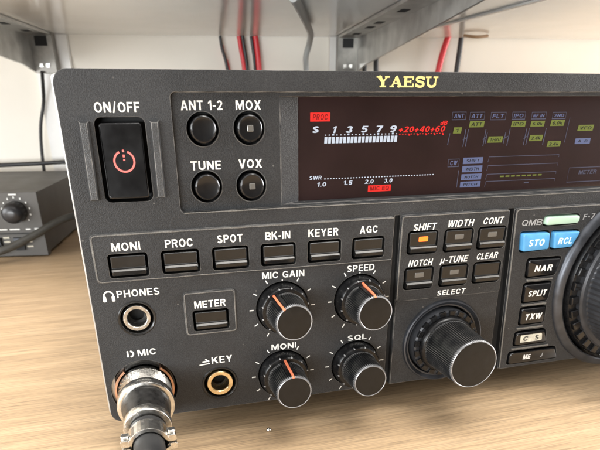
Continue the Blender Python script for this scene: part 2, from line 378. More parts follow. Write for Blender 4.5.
def glyph(ch, t):
    """grotesque capitals, one unit high: width and a list of ('p', polygon) or ('r', centre line)"""
    i = t / 2
    def V(x, y0=0, y1=1): return ('p', [(x, y0), (x + t, y0), (x + t, y1), (x, y1)])
    def H(x0, x1, y): return ('p', [(x0, y), (x1, y), (x1, y + t * .92), (x0, y + t * .92)])
    def D(x0, y0, x1, y1, w=None):      # slanting stroke cut level at both ends; x is its left side
        w = w or t * 1.12
        return ('p', [(x0, y0), (x0 + w, y0), (x1 + w, y1), (x1, y1)])
    R = lambda pts: ('r', pts)
    m = .5 - t * .46
    G = {
     'A': (.82, [D(.30, 0, 0, 1), D(.82 - .30 - t * 1.12, 0, .82 - t * 1.12, 1), ('p', [(.17, .62), (.65, .62), (.69, .80), (.13, .80)]), ('p', [(.30, 0), (.52, 0), (.55, .12), (.27, .12)])]),
     'B': (.72, [V(0), R([(t*.5, i), (.40, i)] + EL(.40, .265, .27, .265 - i, 12, 168, 10) + [(.40, .50), (t*.5, .50)]), R([(t*.5, .50), (.42, .50)] + EL(.42, .75, .30 - i * .2, .25 - i * .15, 12, 168, 10) + [(.42, 1 - i), (t*.5, 1 - i)])]),
     'C': (.75, [R(EL(.39, .5, .39 - i, .5 - i, 62, -242, 24))]),
     'D': (.76, [V(0), R([(t*.5, i), (.34, i)] + EL(.34, .5, .42 - i, .5 - i, 8, 172, 16) + [(.34, 1 - i), (t*.5, 1 - i)])]),
     'E': (.62, [V(0), H(t, .62, 0), H(t, .58, m), H(t, .62, 1 - t * .92)]),
     'F': (.58, [V(0), H(t, .58, 0), H(t, .54, m)]),
     'G': (.78, [R(EL(.40, .5, .40 - i, .5 - i, 58, -262, 24)), ('p', [(.42, .48), (.78, .48), (.78, .64), (.42, .64)]), ('p', [(.62, .64), (.78, .64), (.78, 1), (.64, 1)])]),
     'H': (.75, [V(0), V(.75 - t), H(t, .75 - t, m)]),
     'I': (t, [V(0)]),
     'J': (.5, [R([(.5 - i, 0), (.5 - i, .68)] + EL(.25, .70, .25 - i, .30 - i, 95, 265, 10))]),
     'K': (.76, [V(0), ('p', [(.52, 0), (.75, 0), (t, .66), (t, .42)]), ('p', [(.28, .44), (.44, .30), (.78, 1), (.53, 1)])]),
     'L': (.56, [V(0), H(t, .56, 1 - t * .92)]),
     'M': (.93, [V(0), V(.93 - t), ('p', [(t, 0), (t * 1.35, 0), (.525, .78), (.525, 1), (.405, 1), (t, .36)]), ('p', [(.93 - t * 1.35, 0), (.93 - t, 0), (.93 - t, .36), (.525, 1), (.405, 1), (.405, .78)])]),
     'N': (.76, [V(0), V(.76 - t), ('p', [(t * .98, 0), (t * 1.1, 0), (.76 - t, .64), (.76 - t, 1), (.76 - t * 1.1, 1), (t * .98, .36)])]),
     'O': (.80, [('c', EL(.40, .5, .40 - i, .5 - i, 0, 360, 28)[:-1])]),
     'Q': (.80, [('c', EL(.40, .5, .40 - i, .5 - i, 0, 360, 28)[:-1]), ('p', [(.42, .66), (.56, .62), (.84, 1.0), (.64, 1.04)])]),
     'P': (.68, [V(0), R([(t*.5, i), (.38, i)] + EL(.38, .30, .30 - i, .30 - i, 12, 168, 10) + [(.38, .60 - i), (t*.5, .60 - i)])]),
     'R': (.73, [V(0), R([(t*.5, i), (.40, i)] + EL(.40, .28, .30 - i, .28 - i, 12, 168, 10) + [(.40, .56 - i), (t*.5, .56 - i)]), D(.32, .52, .50, 1, t * 1.15)]),
     'S': (.68, [R(EL(.34, .27, .32 - i, .27 - i, 68, -150, 12) + EL(.34, .73, .34 - i, .27 - i, 20, 250, 14))]),
     'T': (.68, [H(0, .68, 0), V(.34 - i, t * .9)]),
     'U': (.74, [R([(i, 0), (i, .62)] + EL(.37, .64, .37 - i, .36 - i, -98, -262, 14) + [(.74 - i, .62), (.74 - i, 0)])]),
     'V': (.76, [D(0, 0, .27, 1), D(.76 - t * 1.12, 0, .76 - .27 - t * 1.12, 1), ('p', [(.25, .88), (.51, .88), (.49, 1), (.27, 1)])]),
     'W': (1.06, [D(0, 0, .19, 1, t), D(.43, 0, .19, 1, t), D(.43, 0, .67, 1, t), D(1.06 - t, 0, .67, 1, t)]),
     'X': (.76, [D(0, 0, .76 - t * 1.25, 1, t * 1.25), D(.76 - t * 1.25, 0, 0, 1, t * 1.25)]),
     'Y': (.74, [('p', [(0, 0), (t * 1.2, 0), (.37, .40), (.37 - i, .62)]), ('p', [(.74 - t * 1.2, 0), (.74, 0), (.37 + i, .62), (.37, .40)]), V(.37 - i, .55)]),
     'Z': (.68, [H(0, .68, 0), H(0, .68, 1 - t * .92), D(.68 - t * 1.3, .15, 0, .85, t * 1.3)]),
     '0': (.64, [('c', EL(.32, .5, .32 - i, .5 - i, 0, 360, 24)[:-1])]),
     '1': (.38, [V(.38 - t), ('p', [(0, .20), (.38 - t, .06), (.38 - t, .26), (0, .36)])]),
     '2': (.64, [R(EL(.32, .30, .32 - i, .30 - i, -80, 110, 12) + [(.40, .60), (.16, .88)]), H(0, .64, 1 - t * .92)]),
     '3': (.64, [R(EL(.31, .27, .30 - i, .27 - i, -70, 170, 12)), R(EL(.31, .72, .33 - i, .28 - i, 10, 250, 12))]),
     '4': (.68, [V(.42, 0), H(0, .68, .62), D(.34, 0, 0, .66, t)]),
     '5': (.64, [H(.08, .60, 0), V(.06, .1, .5), R(EL(.31, .67, .33 - i, .33 - i, -50, 240, 14))]),
     '6': (.64, [('c', EL(.32, .68, .32 - i, .32 - i, 0, 360, 20)[:-1]), R([(i, .68), (i + .01, .42)] + EL(.36, .44, .35 - i, .44 - i, -80, 30, 10))]),
     '7': (.62, [H(0, .62, 0), D(.62 - t * 1.2, .14, .16, 1, t * 1.2)]),
     '8': (.64, [('c', EL(.32, .26, .28 - i, .26 - i * .9, 0, 360, 18)[:-1]), ('c', EL(.32, .73, .32 - i, .27 - i * .6, 0, 360, 20)[:-1])]),
     '9': (.64, [('c', EL(.32, .32, .32 - i, .32 - i, 0, 360, 20)[:-1]), R([(.64 - i, .32), (.63 - i, .58)] + EL(.28, .56, .35 - i, .44 - i, 100, 210, 10))]),
     '-': (.34, [H(0, .34, .50)]), '/': (.40, [D(.26, -.04, 0, 1.04, t * .8)]), '.': (t, [V(0, 1 - t, 1)]),
     '+': (.56, [H(0, .56, .52), V(.28 - i, .28, .52), V(.28 - i, .52 + t * .92, .94)]), ' ': (.30, []),
     'k': (.62, [V(0), ('p', [(.40, .32), (.60, .32), (t, .76), (t, .56)]), ('p', [(.24, .56), (.36, .46), (.62, 1), (.42, 1)])]),
     'd': (.62, [V(.62 - t), ('c', EL(.30, .68, .30 - i, .32 - i, 0, 360, 18)[:-1])]),
     '\u00b5': (.70, [R([(i + .06, .30), (i, 1.25)]), R([(i + .04, .60)] + EL(.32, .70, .30 - i, .28 - i, -100, -250, 12)), R([(.66 - i, .28), (.62 - i, .85), (.70 - i, .97)])]),
    }
    return G[ch]

def text(name, s, a0, a1, bc, cap, d, mat, parent, shear=0.0, bold=.04, space=.16, thick=.04):
    """printed lettering built from strokes: fills a0..a1, cap height in mm, centred on bc"""
    t = .13 + bold * 1.55
    gl = [glyph(c, t) for c in s]
    Wd = sum(g[0] for g in gl) + space * (len(gl) - 1)
    sc = (a1 - a0 - abs(shear) * cap) / Wd / cap     # horizontal stretch
    bm = bmesh.new(); x = 0; q = 0
    top = bc - cap / 2
    def M_(px, py):
        return (a0 + (x + px) * sc * cap + shear * (1 - py) * cap, top + py * cap)
    for w, strokes in gl:
        for kind, pts in strokes:
            dd = d + .004 * (q % 4); q += 1
            if kind == 'p': prism(bm, [M_(*p) for p in pts], dd - .02, dd + thick)
            else:
                n = len(pts); P = [Vector(p) for p in pts]; Lf, Rt = [], []
                for k in range(n):
                    if kind == 'c': tg = P[(k + 1) % n] - P[k - 1]
                    else: tg = P[min(k + 1, n - 1)] - P[max(k - 1, 0)]
                    tg.normalize(); nq = Vector((-tg.y, tg.x)) * t / 2
                    Lf.append(M_(*(P[k] + nq))); Rt.append(M_(*(P[k] - nq)))
                lays = [([bm.verts.new(W(*p, z)) for p in Lf], [bm.verts.new(W(*p, z)) for p in Rt]) for z in (dd - .02, dd + thick)]
                (l0, r0), (l1, r1) = lays
                for k in range(n if kind == 'c' else n - 1):
                    j = (k + 1) % n
                    for f in ((l0[k], l0[j], r0[j], r0[k]), (l1[k], r1[k], r1[j], l1[j]), (l0[k], l1[k], l1[j], l0[j]), (r0[k], r0[j], r1[j], r1[k])): bm.faces.new(f)
                if kind == 'r':
                    bm.faces.new((l0[0], r0[0], r1[0], l1[0])); bm.faces.new((l0[-1], l1[-1], r1[-1], r0[-1]))
        x += w + space
    return link(name, bm, mat, parent)

def ribbon(bm, pts, w, d, thick=.05, closed=False, mi=0):
    n = len(pts); P = [Vector(p) for p in pts]
    Lf, Rt = [], []
    for i in range(n):
        if closed: t = P[(i + 1) % n] - P[i - 1]
        else: t = P[min(i + 1, n - 1)] - P[max(i - 1, 0)]
        t = t.normalized(); q = Vector((-t.y, t.x)) * w / 2
        Lf.append(P[i] + q); Rt.append(P[i] - q)
    outs = []
    for dd in (d, d + thick):
        outs.append(([bm.verts.new(W(p.x, p.y, dd)) for p in Lf], [bm.verts.new(W(p.x, p.y, dd)) for p in Rt]))
    (l0, r0), (l1, r1) = outs
    rng = range(n if closed else n - 1)
    for i in rng:
        j = (i + 1) % n
        for q in ((l0[i], l0[j], r0[j], r0[i]), (l1[i], r1[i], r1[j], l1[j]), (l0[i], l1[i], l1[j], l0[j]), (r0[i], r0[j], r1[j], r1[i])):
            bm.faces.new(q).material_index = mi
    if not closed:
        bm.faces.new((l0[0], r0[0], r1[0], l1[0])); bm.faces.new((l0[-1], l1[-1], r1[-1], r0[-1]))

def arc(ca, cb, r, t0, t1, n=24):
    return [(ca + r * math.sin(math.radians(t0 + (t1 - t0) * k / n)), cb - r * math.cos(math.radians(t0 + (t1 - t0) * k / n))) for k in range(n + 1)]

# ================================================================ THE RADIO
RA = 390.0   # full width of the panel
radio = thing('radio_transceiver', 'large charcoal radio transceiver with a red lit meter display and yellow brand lettering', 'radio', W(RA / 2, TOP, -170))

MAIN = (229.0, 82.5)
def main_circle(r, n=96): return circle(MAIN[0], MAIN[1], r, n)

SMALL_KNOBS = [(66.2, 79.3), (66.0, 107.2), (97.0, 79.0), (96.6, 106.8)]
SEL = (135.6, 100.8)
ROUND = [(41.2, 16.9), (56.4, 16.8), (41.2, 34.7), (56.4, 34.9)]
PUSH = [(12.6 + 17.4 * k, 58.5) for k in range(6)]
MID = [(121.9, 57.9), (137.4, 58.0), (152.2, 58.0), (121.6, 72.1), (137.1, 72.1), (152.2, 72.1)]

# ---- boards (solid pieces that the cutters bite into)
def as_obj(bm):
    bmesh.ops.recalc_face_normals(bm, faces=bm.faces)
    me = bpy.data.meshes.new('solid'); bm.to_mesh(me); bm.free()
    me.materials.append(M_PANEL); me.materials.append(M_BLACK)
    ob = bpy.data.objects.new('solid', me); C.objects.link(ob); return ob
def boolean(A, B, op):
    oa, ob = as_obj(A), as_obj(B)
    md = oa.modifiers.new('b', 'BOOLEAN'); md.operation = op; md.object = ob; md.solver = 'EXACT'
    res = evaluated(oa); out = bmesh.new(); out.from_mesh(res)
    for o in (oa, ob):
        m = o.data; bpy.data.objects.remove(o); bpy.data.meshes.remove(m)
    bpy.data.meshes.remove(res)
    return out

def cutters():
    bm = bmesh.new()
    def cut(pts, depth=-6.5, top=6, mi=1): prism(bm, pts, depth, top, mi=mi)  # well faces go black: the shade inside is put into the colour
    cut(rrect(8.3, 13.0, 23.3, 38.0, 2.0), -8)
    for a, b in ROUND: cut(circle(a, b, 5.15, 40), -8.5)
    for a, b in PUSH: cut(rrect(a - 6.5, b - 4.0, a + 6.5, b + 4.2, 1.1), -7)
    cut(rrect(38.9 - 6.6, 80.9 - 3.9, 38.9 + 6.6, 80.9 + 4.1, 1.1), -7)
    for a, b in MID: cut(rrect(a - 6.5, b - 4.5, a + 6.5, b + 4.7, 1.5), -7)
    cut(circle(12.9, 77.9, 6.3, 48), -8)
    cut(circle(40.5, 107.8, 6.8, 48), -8)
    cut(circle(12.2, 106.3, 12.0, 64), -9)
    for a, b in SMALL_KNOBS: cut(circle(a, b, 10.3, 56), -5)
    cut(circle(SEL[0], SEL[1], 15.6, 64), -6)
    # keys of the right-hand board: wells
    for pts, r in KEYS: cut(rpoly(grow(pts, .75), r + .5), -5)
    return bm

def grow(pts, k):
    ca = sum(p[0] for p in pts) / len(pts); cb = sum(p[1] for p in pts) / len(pts)
    return [(a + (k if a > ca else -k), b + (k if b > cb else -k)) for a, b in pts]

KEYS = [
    ([(165.9, 57.3), (178.6, 57.5), (179.4, 64.3), (166.9, 64.6)], 1.0),      # STO
    ([(180.8, 57.6), (193.6, 57.9), (190.6, 64.2), (181.7, 64.4)], 1.0),      # RCL
    ([(171.4, 68.6), (187.4, 68.8), (185.8, 75.6), (172.0, 75.9)], 1.0),      # NAR
    ([(171.8, 79.3), (185.0, 79.3), (184.4, 87.0), (172.3, 87.2)], 1.0),      # SPLIT
    ([(172.4, 90.2), (184.4, 90.2), (184.9, 97.4), (172.8, 97.5)], 1.0),      # TXW
    ([(171.9, 101.4), (186.4, 101.3), (188.6, 107.2), (171.9, 107.3)], 1.2),  # C S
    ([(170.4, 111.0), (194.0, 110.9), (196.4, 116.1), (170.3, 116.3)], 1.2),  # MENU
    ([(176.2, 51.3), (192.2, 51.4), (192.0, 54.4), (176.0, 54.5)], 1.2),      # lamp
]

solids = []
def solid(pts, d0, d1):
    b = bmesh.new(); prism(b, pts, d0, d1); solids.append(b)

# frame of the panel with the big display recess left open: four pieces butted end to end
REC = dict(a0=31.6, b0=6.1, b1=42.6, a1=RA - 12)
outer = rrect(-1.3, 0, RA, PH, 4.2, 7)
b = bmesh.new(); prism(b, outer, -12, 0); main_slab = b
rec = bmesh.new()
# recess cutter, its floor 2.6 mm down (round button board) and an opening for the display
prism(rec, rrect(REC['a0'], REC['b0'], REC['a1'], REC['b1'], 1.6), -2.6, 8, mi=0)
# groove left of the middle board and the wide groove right of it
prism(rec, [(110.0, 47.4), (112.3, 47.4), (112.9, 121), (110.4, 121)], -2.2, 5, mi=1)
prism(rec, [(158.9, 47.4), (161.6, 47.4), (166.4, 121), (161.2, 121)], -2.4, 5, mi=1)
stage1 = boolean(main_slab, rec, 'DIFFERENCE')
# raised boards
solid(rpoly([(1.6, 47.9), (109.6, 47.7), (109.6, 64.1), (1.6, 64.1)], 1.4), -1.0, .75)
solid(rrect(29.6, 70.1, 48.2, 86.4, 1.2), -1.0, .7)
solid(rpoly([(112.4, 47.6), (158.8, 47.5), (159.9, 81.1), (112.6, 81.1)], 1.0), -1.5, 1.2)
solid([(112.65, 81.3), (159.9, 81.3), (161.1, PH - .25), (112.95, PH - .25)], -1.5, .75)
solid(rpoly([(161.8, 47.5), (RA - 2, 47.5), (RA - 2, PH - .3), (166.3, PH - .3)], 1.0), -1.5, 1.2)
for sb in solids: stage1 = boolean(stage1, sb, 'UNION')
stage1 = boolean(stage1, cutters(), 'DIFFERENCE')
mc_ = bmesh.new(); prism(mc_, main_circle(38.6, 96), -9, 8, mi=1)
cut_all = boolean(stage1, mc_, 'DIFFERENCE')
# display mouth: cut in a second pass
mouth = bmesh.new()
prism(mouth, [(67.0, 7.4), (RA - 20, 7.4), (RA - 20, 41.9), (67.0, 41.9)], -11.5, -1.5, mi=0)
panel_bm = boolean(cut_all, mouth, 'DIFFERENCE')
bmesh.ops.remove_doubles(panel_bm, verts=panel_bm.verts, dist=1e-7)
panel = link('front_panel', panel_bm, [M_PANEL, M_BLACK], radio)

# thin moulded rims that edge the boards, wear and edge highlights put into the colour
def rim(pts, w, d, closed=False, name='edge_line'):
    bm = bmesh.new(); ribbon(bm, pts, w, d - .1, .28, closed)
    link(name, bm, M_EDGE, panel)
M_EDGE = panel_paint('worn_bright_edge', (.13, .125, .115), edge=.8, rough=.33, bevel=.15)
rim(rpoly([(109.4, 48.0), (1.95, 48.2), (1.95, 63.8), (109.4, 63.85)], .9)[5:-5] if False else
    [(109.3, 48.05), (3.2, 48.25), (2.3, 48.6), (1.95, 49.5), (1.95, 62.4), (2.3, 63.4), (3.2, 63.8)], .38, .75)
rim([(3.2, 63.8), (109.3, 63.8)], .22, .75)
rim(rrect(29.95, 70.45, 47.85, 86.05, 1.0), .28, .7, True)
rim([(158.2, 47.85), (113.6, 47.95), (112.9, 48.3), (112.75, 49.2), (112.85, 80.4)], .34, 1.2)
rim([(RA - 3, 47.85), (163.3, 47.85), (162.5, 48.2), (162.2, 49.0), (163.9, 75.0), (166.5, 117.6)], .34, 1.2)
rim([(33.0, 42.55), (RA - 14, 42.55)], .3, 0.05)

# slopes around the display (left cheek, top and bottom lips) and the dark back with its glass
bm = bmesh.new()
X0, X1, DG = 73.9, RA - 24, -5.0
def quadp(bm, P):
    bm.faces.new([bm.verts.new(W(*p)) for p in P])
o4 = [(67.1, 7.5, -2.62), (RA - 20.1, 7.5, -2.62), (RA - 20.1, 41.8, -2.62), (67.1, 41.8, -2.62)]
i4 = [(X0, 7.6, DG), (X1, 7.6, DG), (X1, 41.3, DG), (X0, 41.3, DG)]
o4b = [(a, q, d - 2) for a, q, d in o4]; i4b = [(a, q, d - 3) for a, q, d in i4]
V = [[bm.verts.new(W(*p)) for p in L4] for L4 in (o4, i4, i4b, o4b)]
for j in range(4):
    A, B = V[j], V[(j + 1) % 4]
    for k in range(4): bm.faces.new((A[k], A[(k + 1) % 4], B[(k + 1) % 4], B[k]))
link('display_surround', bm, M_PANEL, panel)

disp = None
bm = bmesh.new(); prism(bm, [(X0 - 1.5, 7.0), (X1 + 1.5, 7.0), (X1 + 1.5, 41.4), (X0 - 1.5, 41.4)], -7.6, -5.95)
disp = link('display', bm, M_DISPBACK, radio)
bm = bmesh.new(); prism(bm, [(X0 + .02, 7.62), (X1 - .02, 7.62), (X1 - .02, 41.28), (X0 + .02, 41.28)], -5.35, -5.15)
link('glass', bm, M_GLASS, disp)

DD = -5.94
def seg_box(name, boxes, mat, shear=0.0):
    bm = bmesh.new()
    for a0, b0, a1, b1 in boxes:
        s = shear * (b1 - b0)
        prism(bm, [(a0 + s, b0), (a1 + s, b0), (a1, b1), (a0, b1)], DD, DD + .05)
    return link(name, bm, mat, disp)
def T(s, bx, mat, shear=.22, bold=.03, name='display_text', d=DD): return text(name, s, bx[0], bx[2], (bx[1] + bx[3]) / 2, bx[3] - bx[1], d, mat, disp, shear, bold)
seg_box('indicator_box', [(78.5, 12.4, 85.7, 15.2)], M_SEGR)
T('PROC', (79.4, 12.9, 84.9, 14.7), M_SEGRT, .1, d=DD + .06)
T('S', (79.0, 16.7, 82.0, 18.8), M_SEGW, .3, .05)
for s, x in (('1', 85.9), ('3', 91.4), ('5', 97.1), ('7', 102.7), ('9', 108.2)):
    T(s, (x + (.5 if s == '1' else 0), 16.8, x + (2.4 if s == '1' else 3.1), 19.0), M_SEGW, .3, .05)
seg_box('meter_dots', [(83.9 + 1.42 * k, 19.42, 84.35 + 1.42 * k, 19.75) for k in range(20)] + [(86.6 + 5.68 * k, 19.2, 87.3 + 5.68 * k, 19.75) for k in range(5)], M_SEGW)
seg_box('meter_bars', [(83.7 + 1.405 * k, 20.2, 84.72 + 1.405 * k, 22.3) for k in range(20)], M_SEGW, .05)
T('+20+40+60', (111.8, 17.2, 130.9, 19.2), M_SEGR, .3, .035)
T('dB', (128.3, 15.5, 131.4, 16.9), M_SEGR, .3, .03)
seg_box('meter_dots', [(112.2 + 1.15 * k, 19.6, 112.7 + 1.15 * k, 19.9) for k in range(16)] + [(116 + 3.4 * k, 19.8, 116.6 + 3.4 * k, 20.3) for k in range(5)], M_SEGR)
T('SWR', (78.3, 33.0, 83.0, 34.3), M_SEGW, .1, .03)
seg_box('meter_dots', [(83.9 + 1.11 * k, 34.0, 84.45 + 1.11 * k, 34.32) for k in range(40)], M_SEGW)
for s, x, e in (('1.0', 81.2, 35.3), ('1.5', 91.3, 35.1), ('2.0', 99.7, 35.0), ('3.0', 107.3, 34.9)): T(s, (x, e, x + 3.6, e + 1.45), M_SEGW, .15, .04)
seg_box('indicator_box', [(101.1, 37.1, 110.3, 39.4)], M_SEGR)
T('MIC EQ', (101.9, 37.5, 109.6, 39.0), M_SEGRT, .1, d=DD + .06)

def outline(bx, w=.3, shear=.0):
    a0, b0, a1, b1 = bx
    return [(a0, b0), (a1, b0), (a1, b1), (a0, b1)]
heads = [(132.7, 12.6, 138.9, 15.3), (140.0, 12.7, 146.7, 15.4), (148.9, 12.8, 155.9, 15.5), (158.1, 12.8, 164.4, 15.4), (166.7, 12.9, 173.7, 15.4), (176.1, 13.0, 182.8, 15.4)]
for bx, s in zip(heads, ('ANT', 'ATT', 'FLT', 'IPO', 'RF IN', '2ND')):
    bm = bmesh.new(); ribbon(bm, outline((bx[0] + .3, bx[1] + .1, bx[2] - .3, bx[3] - .1)), .3, DD, .05, True)
    link('tile_outline', bm, M_SEGBD, disp)
    T(s, (bx[0] + 1.0, bx[1] + .65, bx[2] - 1.0, bx[3] - .65), M_SEGB, .15, .02)
greens = [((134.0, 17.8, 137.3, 19.9), '1'), ((140.4, 15.8, 146.6, 17.9), 'ATT'), ((149.2, 21.2, 155.5, 23.4), 'THRU'), ((158.5, 15.9, 164.7, 18.0), 'IPO'), ((167.1, 16.0, 173.2, 18.0), '6.0k'), ((167.5, 21.0, 173.4, 23.2), '2.4k'), ((176.1, 15.8, 182.3, 17.9), '6.0k'), ((176.2, 23.4, 182.3, 25.5), '2.4k'), ((189.2, 17.7, 196.5, 19.9), 'VFO')]
seg_box('lit_tile', [g[0] for g in greens], M_SEGG, .12)
for g, s in greens: T(s, (g[0] + (1.2 if s == '1' else .9), g[1] + .5, g[2] - (1.1 if s == '1' else .7), g[3] - .45), M_SEGD, .15, .02, d=DD + .06)
blues = [(139.7, 28.5, 148.2, 30.8), (139.7, 31.5, 148.4, 33.8), (139.7, 34.5, 148.5, 36.7), (139.6, 37.3, 148.5, 39.4), (189.2, 22.6, 196.4, 24.7)]
seg_box('blue_tile', blues, M_SEGB)
for g, s in zip(blues, ('SHIFT', 'WIDTH', 'NOTCH', 'PITCH', 'A  B')): T(s, (g[0] + 1.4, g[1] + .6, g[2] - 1.4, g[3] - .6), M_SEGD, .12, .02, d=DD + .06)
bm = bmesh.new(); ribbon(bm, outline((133.4, 28.9, 138.0, 31.6)), .25, DD, .05, True); link('tile_outline', bm, M_SEGBD, disp)
T('CW', (134.2, 29.4, 137.3, 31.1), M_SEGB, .1, .02)
bm = bmesh.new()
for k, (y, x1) in enumerate(((28.5, 182.8), (31.7, 183.0), (34.9, 182.9), (37.6, 183.0))):
    ribbon(bm, [(150.6, y + 1.9), (150.9, y), (x1, y), (x1, y + .9)], .2, DD, .05)
ribbon(bm, outline((189, 33.7, 215, 39.3)), .22, DD, .05, True)
ribbon(bm, [(138.2, 33.0), (138.2, 39.3)], .22, DD, .05)
for x in (132.4, 138.9, 140.0, 147.5, 148.3, 156.3, 158.0, 165.4, 166.5, 174.2):
    k = 1 if x in (132.4, 148.3, 156.3) else 0
    ribbon(bm, [(x + .35, 18.6 + 1.2 * k), (x - .1, 24.6 - .8 * k)], .28, DD, .05)
for x in (139.4, 147.9, 156.9, 165.9): ribbon(bm, [(x - .9, 22.2), (x + .9, 21.2)], .3, DD, .05)
ribbon(bm, [(184.6, 15.0), (184.2, 24.0)], .2, DD, .05)
link('bar_frames', bm, M_SEGBD, disp)
seg_box('lit_dashes', [(157 + 2.5 * k, 35.65, 158.7 + 2.5 * k, 36.15) for k in range(8)], M_SEGG)
seg_box('lit_dash', [(168.5, 38.5, 170.6, 38.9)], M_SEGBD)
T('METER', (194, 34.8, 203, 36.4), M_SEGBD, .15, .01)

# ---- printed lettering on the panel
def P(s, a0, a1, bc, cap, d=.01, mat=None, shear=0, bold=.03): return text('printed_label', s, a0, a1, bc, cap, d, mat or M_WHITE, panel, shear, bold)
P('ON/OFF', 9.0, 22.2, 10.3, 2.9)
P('ANT 1-2', 34.8, 48.0, 9.9, 2.8, -2.59); P('MOX', 52.3, 60.6, 9.9, 2.8, -2.59)
P('TUNE', 36.4, 46.4, 27.9, 2.8, -2.59); P('VOX', 52.4, 60.4, 27.8, 2.8, -2.59)
for s, a0, a1 in (('MONI', 7.9, 17.1), ('PROC', 25.3, 34.6), ('SPOT', 43.0, 51.9), ('BK-IN', 60.0, 69.2), ('KEYER', 76.0, 87.5), ('AGC', 95.9, 103.0)):
    P(s, a0, a1, 52.2 if a0 < 30 else 51.8, 2.75, .76)
P('METER', 33.2, 44.6, 74.8, 2.7, .71)
P('PHONES', 7.3, 21.6, 68.6, 2.55); P('MIC', 11.4, 17.9, 91.3, 2.5)
P('KEY', 37.9, 45.8, 97.8, 2.7)
P('MIC GAIN', 58.6, 74.7, 66.4, 2.5); P('SPEED', 91.7, 102.9, 66.4, 2.5)
P('MONI', 61.4, 71.4, 95.3, 2.4); P('SQL', 93.0, 101.2, 95.2, 2.3)
for s, a0, a1, bb in (('SHIFT', 117.3, 127.3, 52.1), ('WIDTH', 131.8, 143.5, 51.6), ('CONT', 147.4, 156.8, 51.4), ('NOTCH', 116.6, 127.2, 66.0), ('\u00b5-TUNE', 130.4, 142.9, 65.7), ('CLEAR', 146.6, 156.7, 65.4)):
    P(s, a0, a1, bb, 2.6, 1.22, shear=.18)
P('SELECT', 130.5, 143.7, 79.3, 2.1, 1.22, shear=.12)
P('QMB', 165.3, 175.0, 53.2, 2.3, 1.22, M_GREY, .15, .01)
P('F-7', 194.6, 200.4, 52.3, 2.2, 1.22, M_GREY, .2, .01)
# small pictograms: headphones, memory mic bracket, morse key
bm = bmesh.new()
ribbon(bm, arc(4.6, 68.9, 1.55, -105, 105), .5, .01, .05)
for s in (-1, 1): prism(bm, rrect(4.6 + s * 1.45 - .55, 69.0, 4.6 + s * 1.45 + .55, 71.0, .4), .012, .075)
link('headphone_symbol', bm, M_WHITE, panel)
bm = bmesh.new()
ribbon(bm, [(7.95, 90.1), (7.95, 92.5)], .6, .01, .05)
ribbon(bm, [(8.9, 90.2)] + arc(8.85, 91.35, 1.05, 15, 165, 10) + [(8.9, 92.5)], .6, .02, .05)
link('microphone_symbol', bm, M_WHITE, panel)
bm = bmesh.new()
ribbon(bm, [(33.2, 99.2), (37.2, 98.9)], .4, .01, .05); ribbon(bm, [(34.4, 98.0), (37.0, 97.8)], .6, .02, .05); ribbon(bm, [(35.6, 96.9), (36.9, 98.2)], .5, .03, .05)
link('morse_key_symbol', bm, M_WHITE, panel)
# dial ticks round the four small knobs
for ca, cb in SMALL_KNOBS:
    bm = bmesh.new()
    for k in range(11):
        t = math.radians(-150 + 30 * k)
        r0, r1 = (11.3, 12.8) if k != 5 else (10.45, 10.95)
        ribbon(bm, [(ca + r0 * math.sin(t), cb - r0 * math.cos(t)), (ca + r1 * math.sin(t), cb - r1 * math.cos(t))], .42, .01, .05)
    link('dial_ticks', bm, M_WHITE, panel)

# brand name in slab lettering
def brand(a0, b0, wl, hh):
    """five slab-serif capitals, unit cell 1 wide x 1 high"""
    th, tn, sf = .27, .13, .12
    L = {
     'Y': [([(0.16, 0), (.5, .52)], th), ([(.86, 0), (.5, .52)], tn), ([(.5, .48), (.5, 1)], th), ([(-.02, .05), (.40, .05)], sf), ([(.64, .05), (1.02, .05)], sf), ([(.25, .95), (.75, .95)], sf)],
     'A': [([(.5, 0), (.16, 1)], tn), ([(.48, 0), (.84, 1)], th), ([(.26, .66), (.74, .66)], tn), ([(-.02, .95), (.32, .95)], sf), ([(.60, .95), (1.04, .95)], sf)],
     'E': [([(.22, 0), (.22, 1)], th), ([(0, .05), (.92, .05)], sf), ([(0, .95), (.94, .95)], sf), ([(.22, .48), (.66, .48)], sf), ([(.88, 0), (.88, .32)], tn), ([(.90, .66), (.90, 1)], tn), ([(.66, .32), (.66, .64)], tn)],
     'S': [([(.84, .22), (.72, .09), (.5, .05), (.26, .10), (.16, .26), (.26, .42), (.5, .49), (.76, .57), (.86, .74), (.74, .91), (.5, .96), (.26, .90), (.12, .76)], .21), ([(.88, 0), (.88, .32)], tn), ([(.10, .66), (.10, 1)], tn)],
     'U': [([(.20, 0), (.20, .64), (.28, .86), (.5, .96), (.74, .86), (.82, .64)], .20), ([(.82, .64), (.82, 0)], tn), ([(-.02, .05), (.44, .05)], sf), ([(.62, .05), (1.02, .05)], sf)],
    }
    x = a0
    for ch, w in (('Y', 1.02), ('A', 1.02), ('E', .92), ('S', .86), ('U', 1.0)):
        bm = bmesh.new()
        ww = w * wl
        for q, (pts, t) in enumerate(L[ch]):
            pp = [(x + p[0] * ww * .94, b0 + p[1] * hh) for p in pts]
            if len(pp) > 2: pp = [(v.x, v.y) for v in smooth_path([(a, c, 0) for a, c in pp], 4)]
            ribbon(bm, pp, t * (ww + hh) / 2 if t > .13 else .5, .0 + .012 * q, .12)
        link('brand_letter', bm, M_GOLD, panel)
        x += ww
brand(99.8, 1.45, 4.75, 3.15)

# ---- power button
bm = bmesh.new()
pts = rrect(9.5, 14.6, 22.1, 36.7, .9, 4)
rs = dome(pts, -7.5, .7, .5)
# rocker: upper half dips, lower half stands out
rs = [[(a, q, d + (0 if d < -5 else (.0 + 1.5 * ((q - 15) / 21.3) ** 2))) for a, q, d in r] for r in rs]
loft(bm, rs, cap1=False)
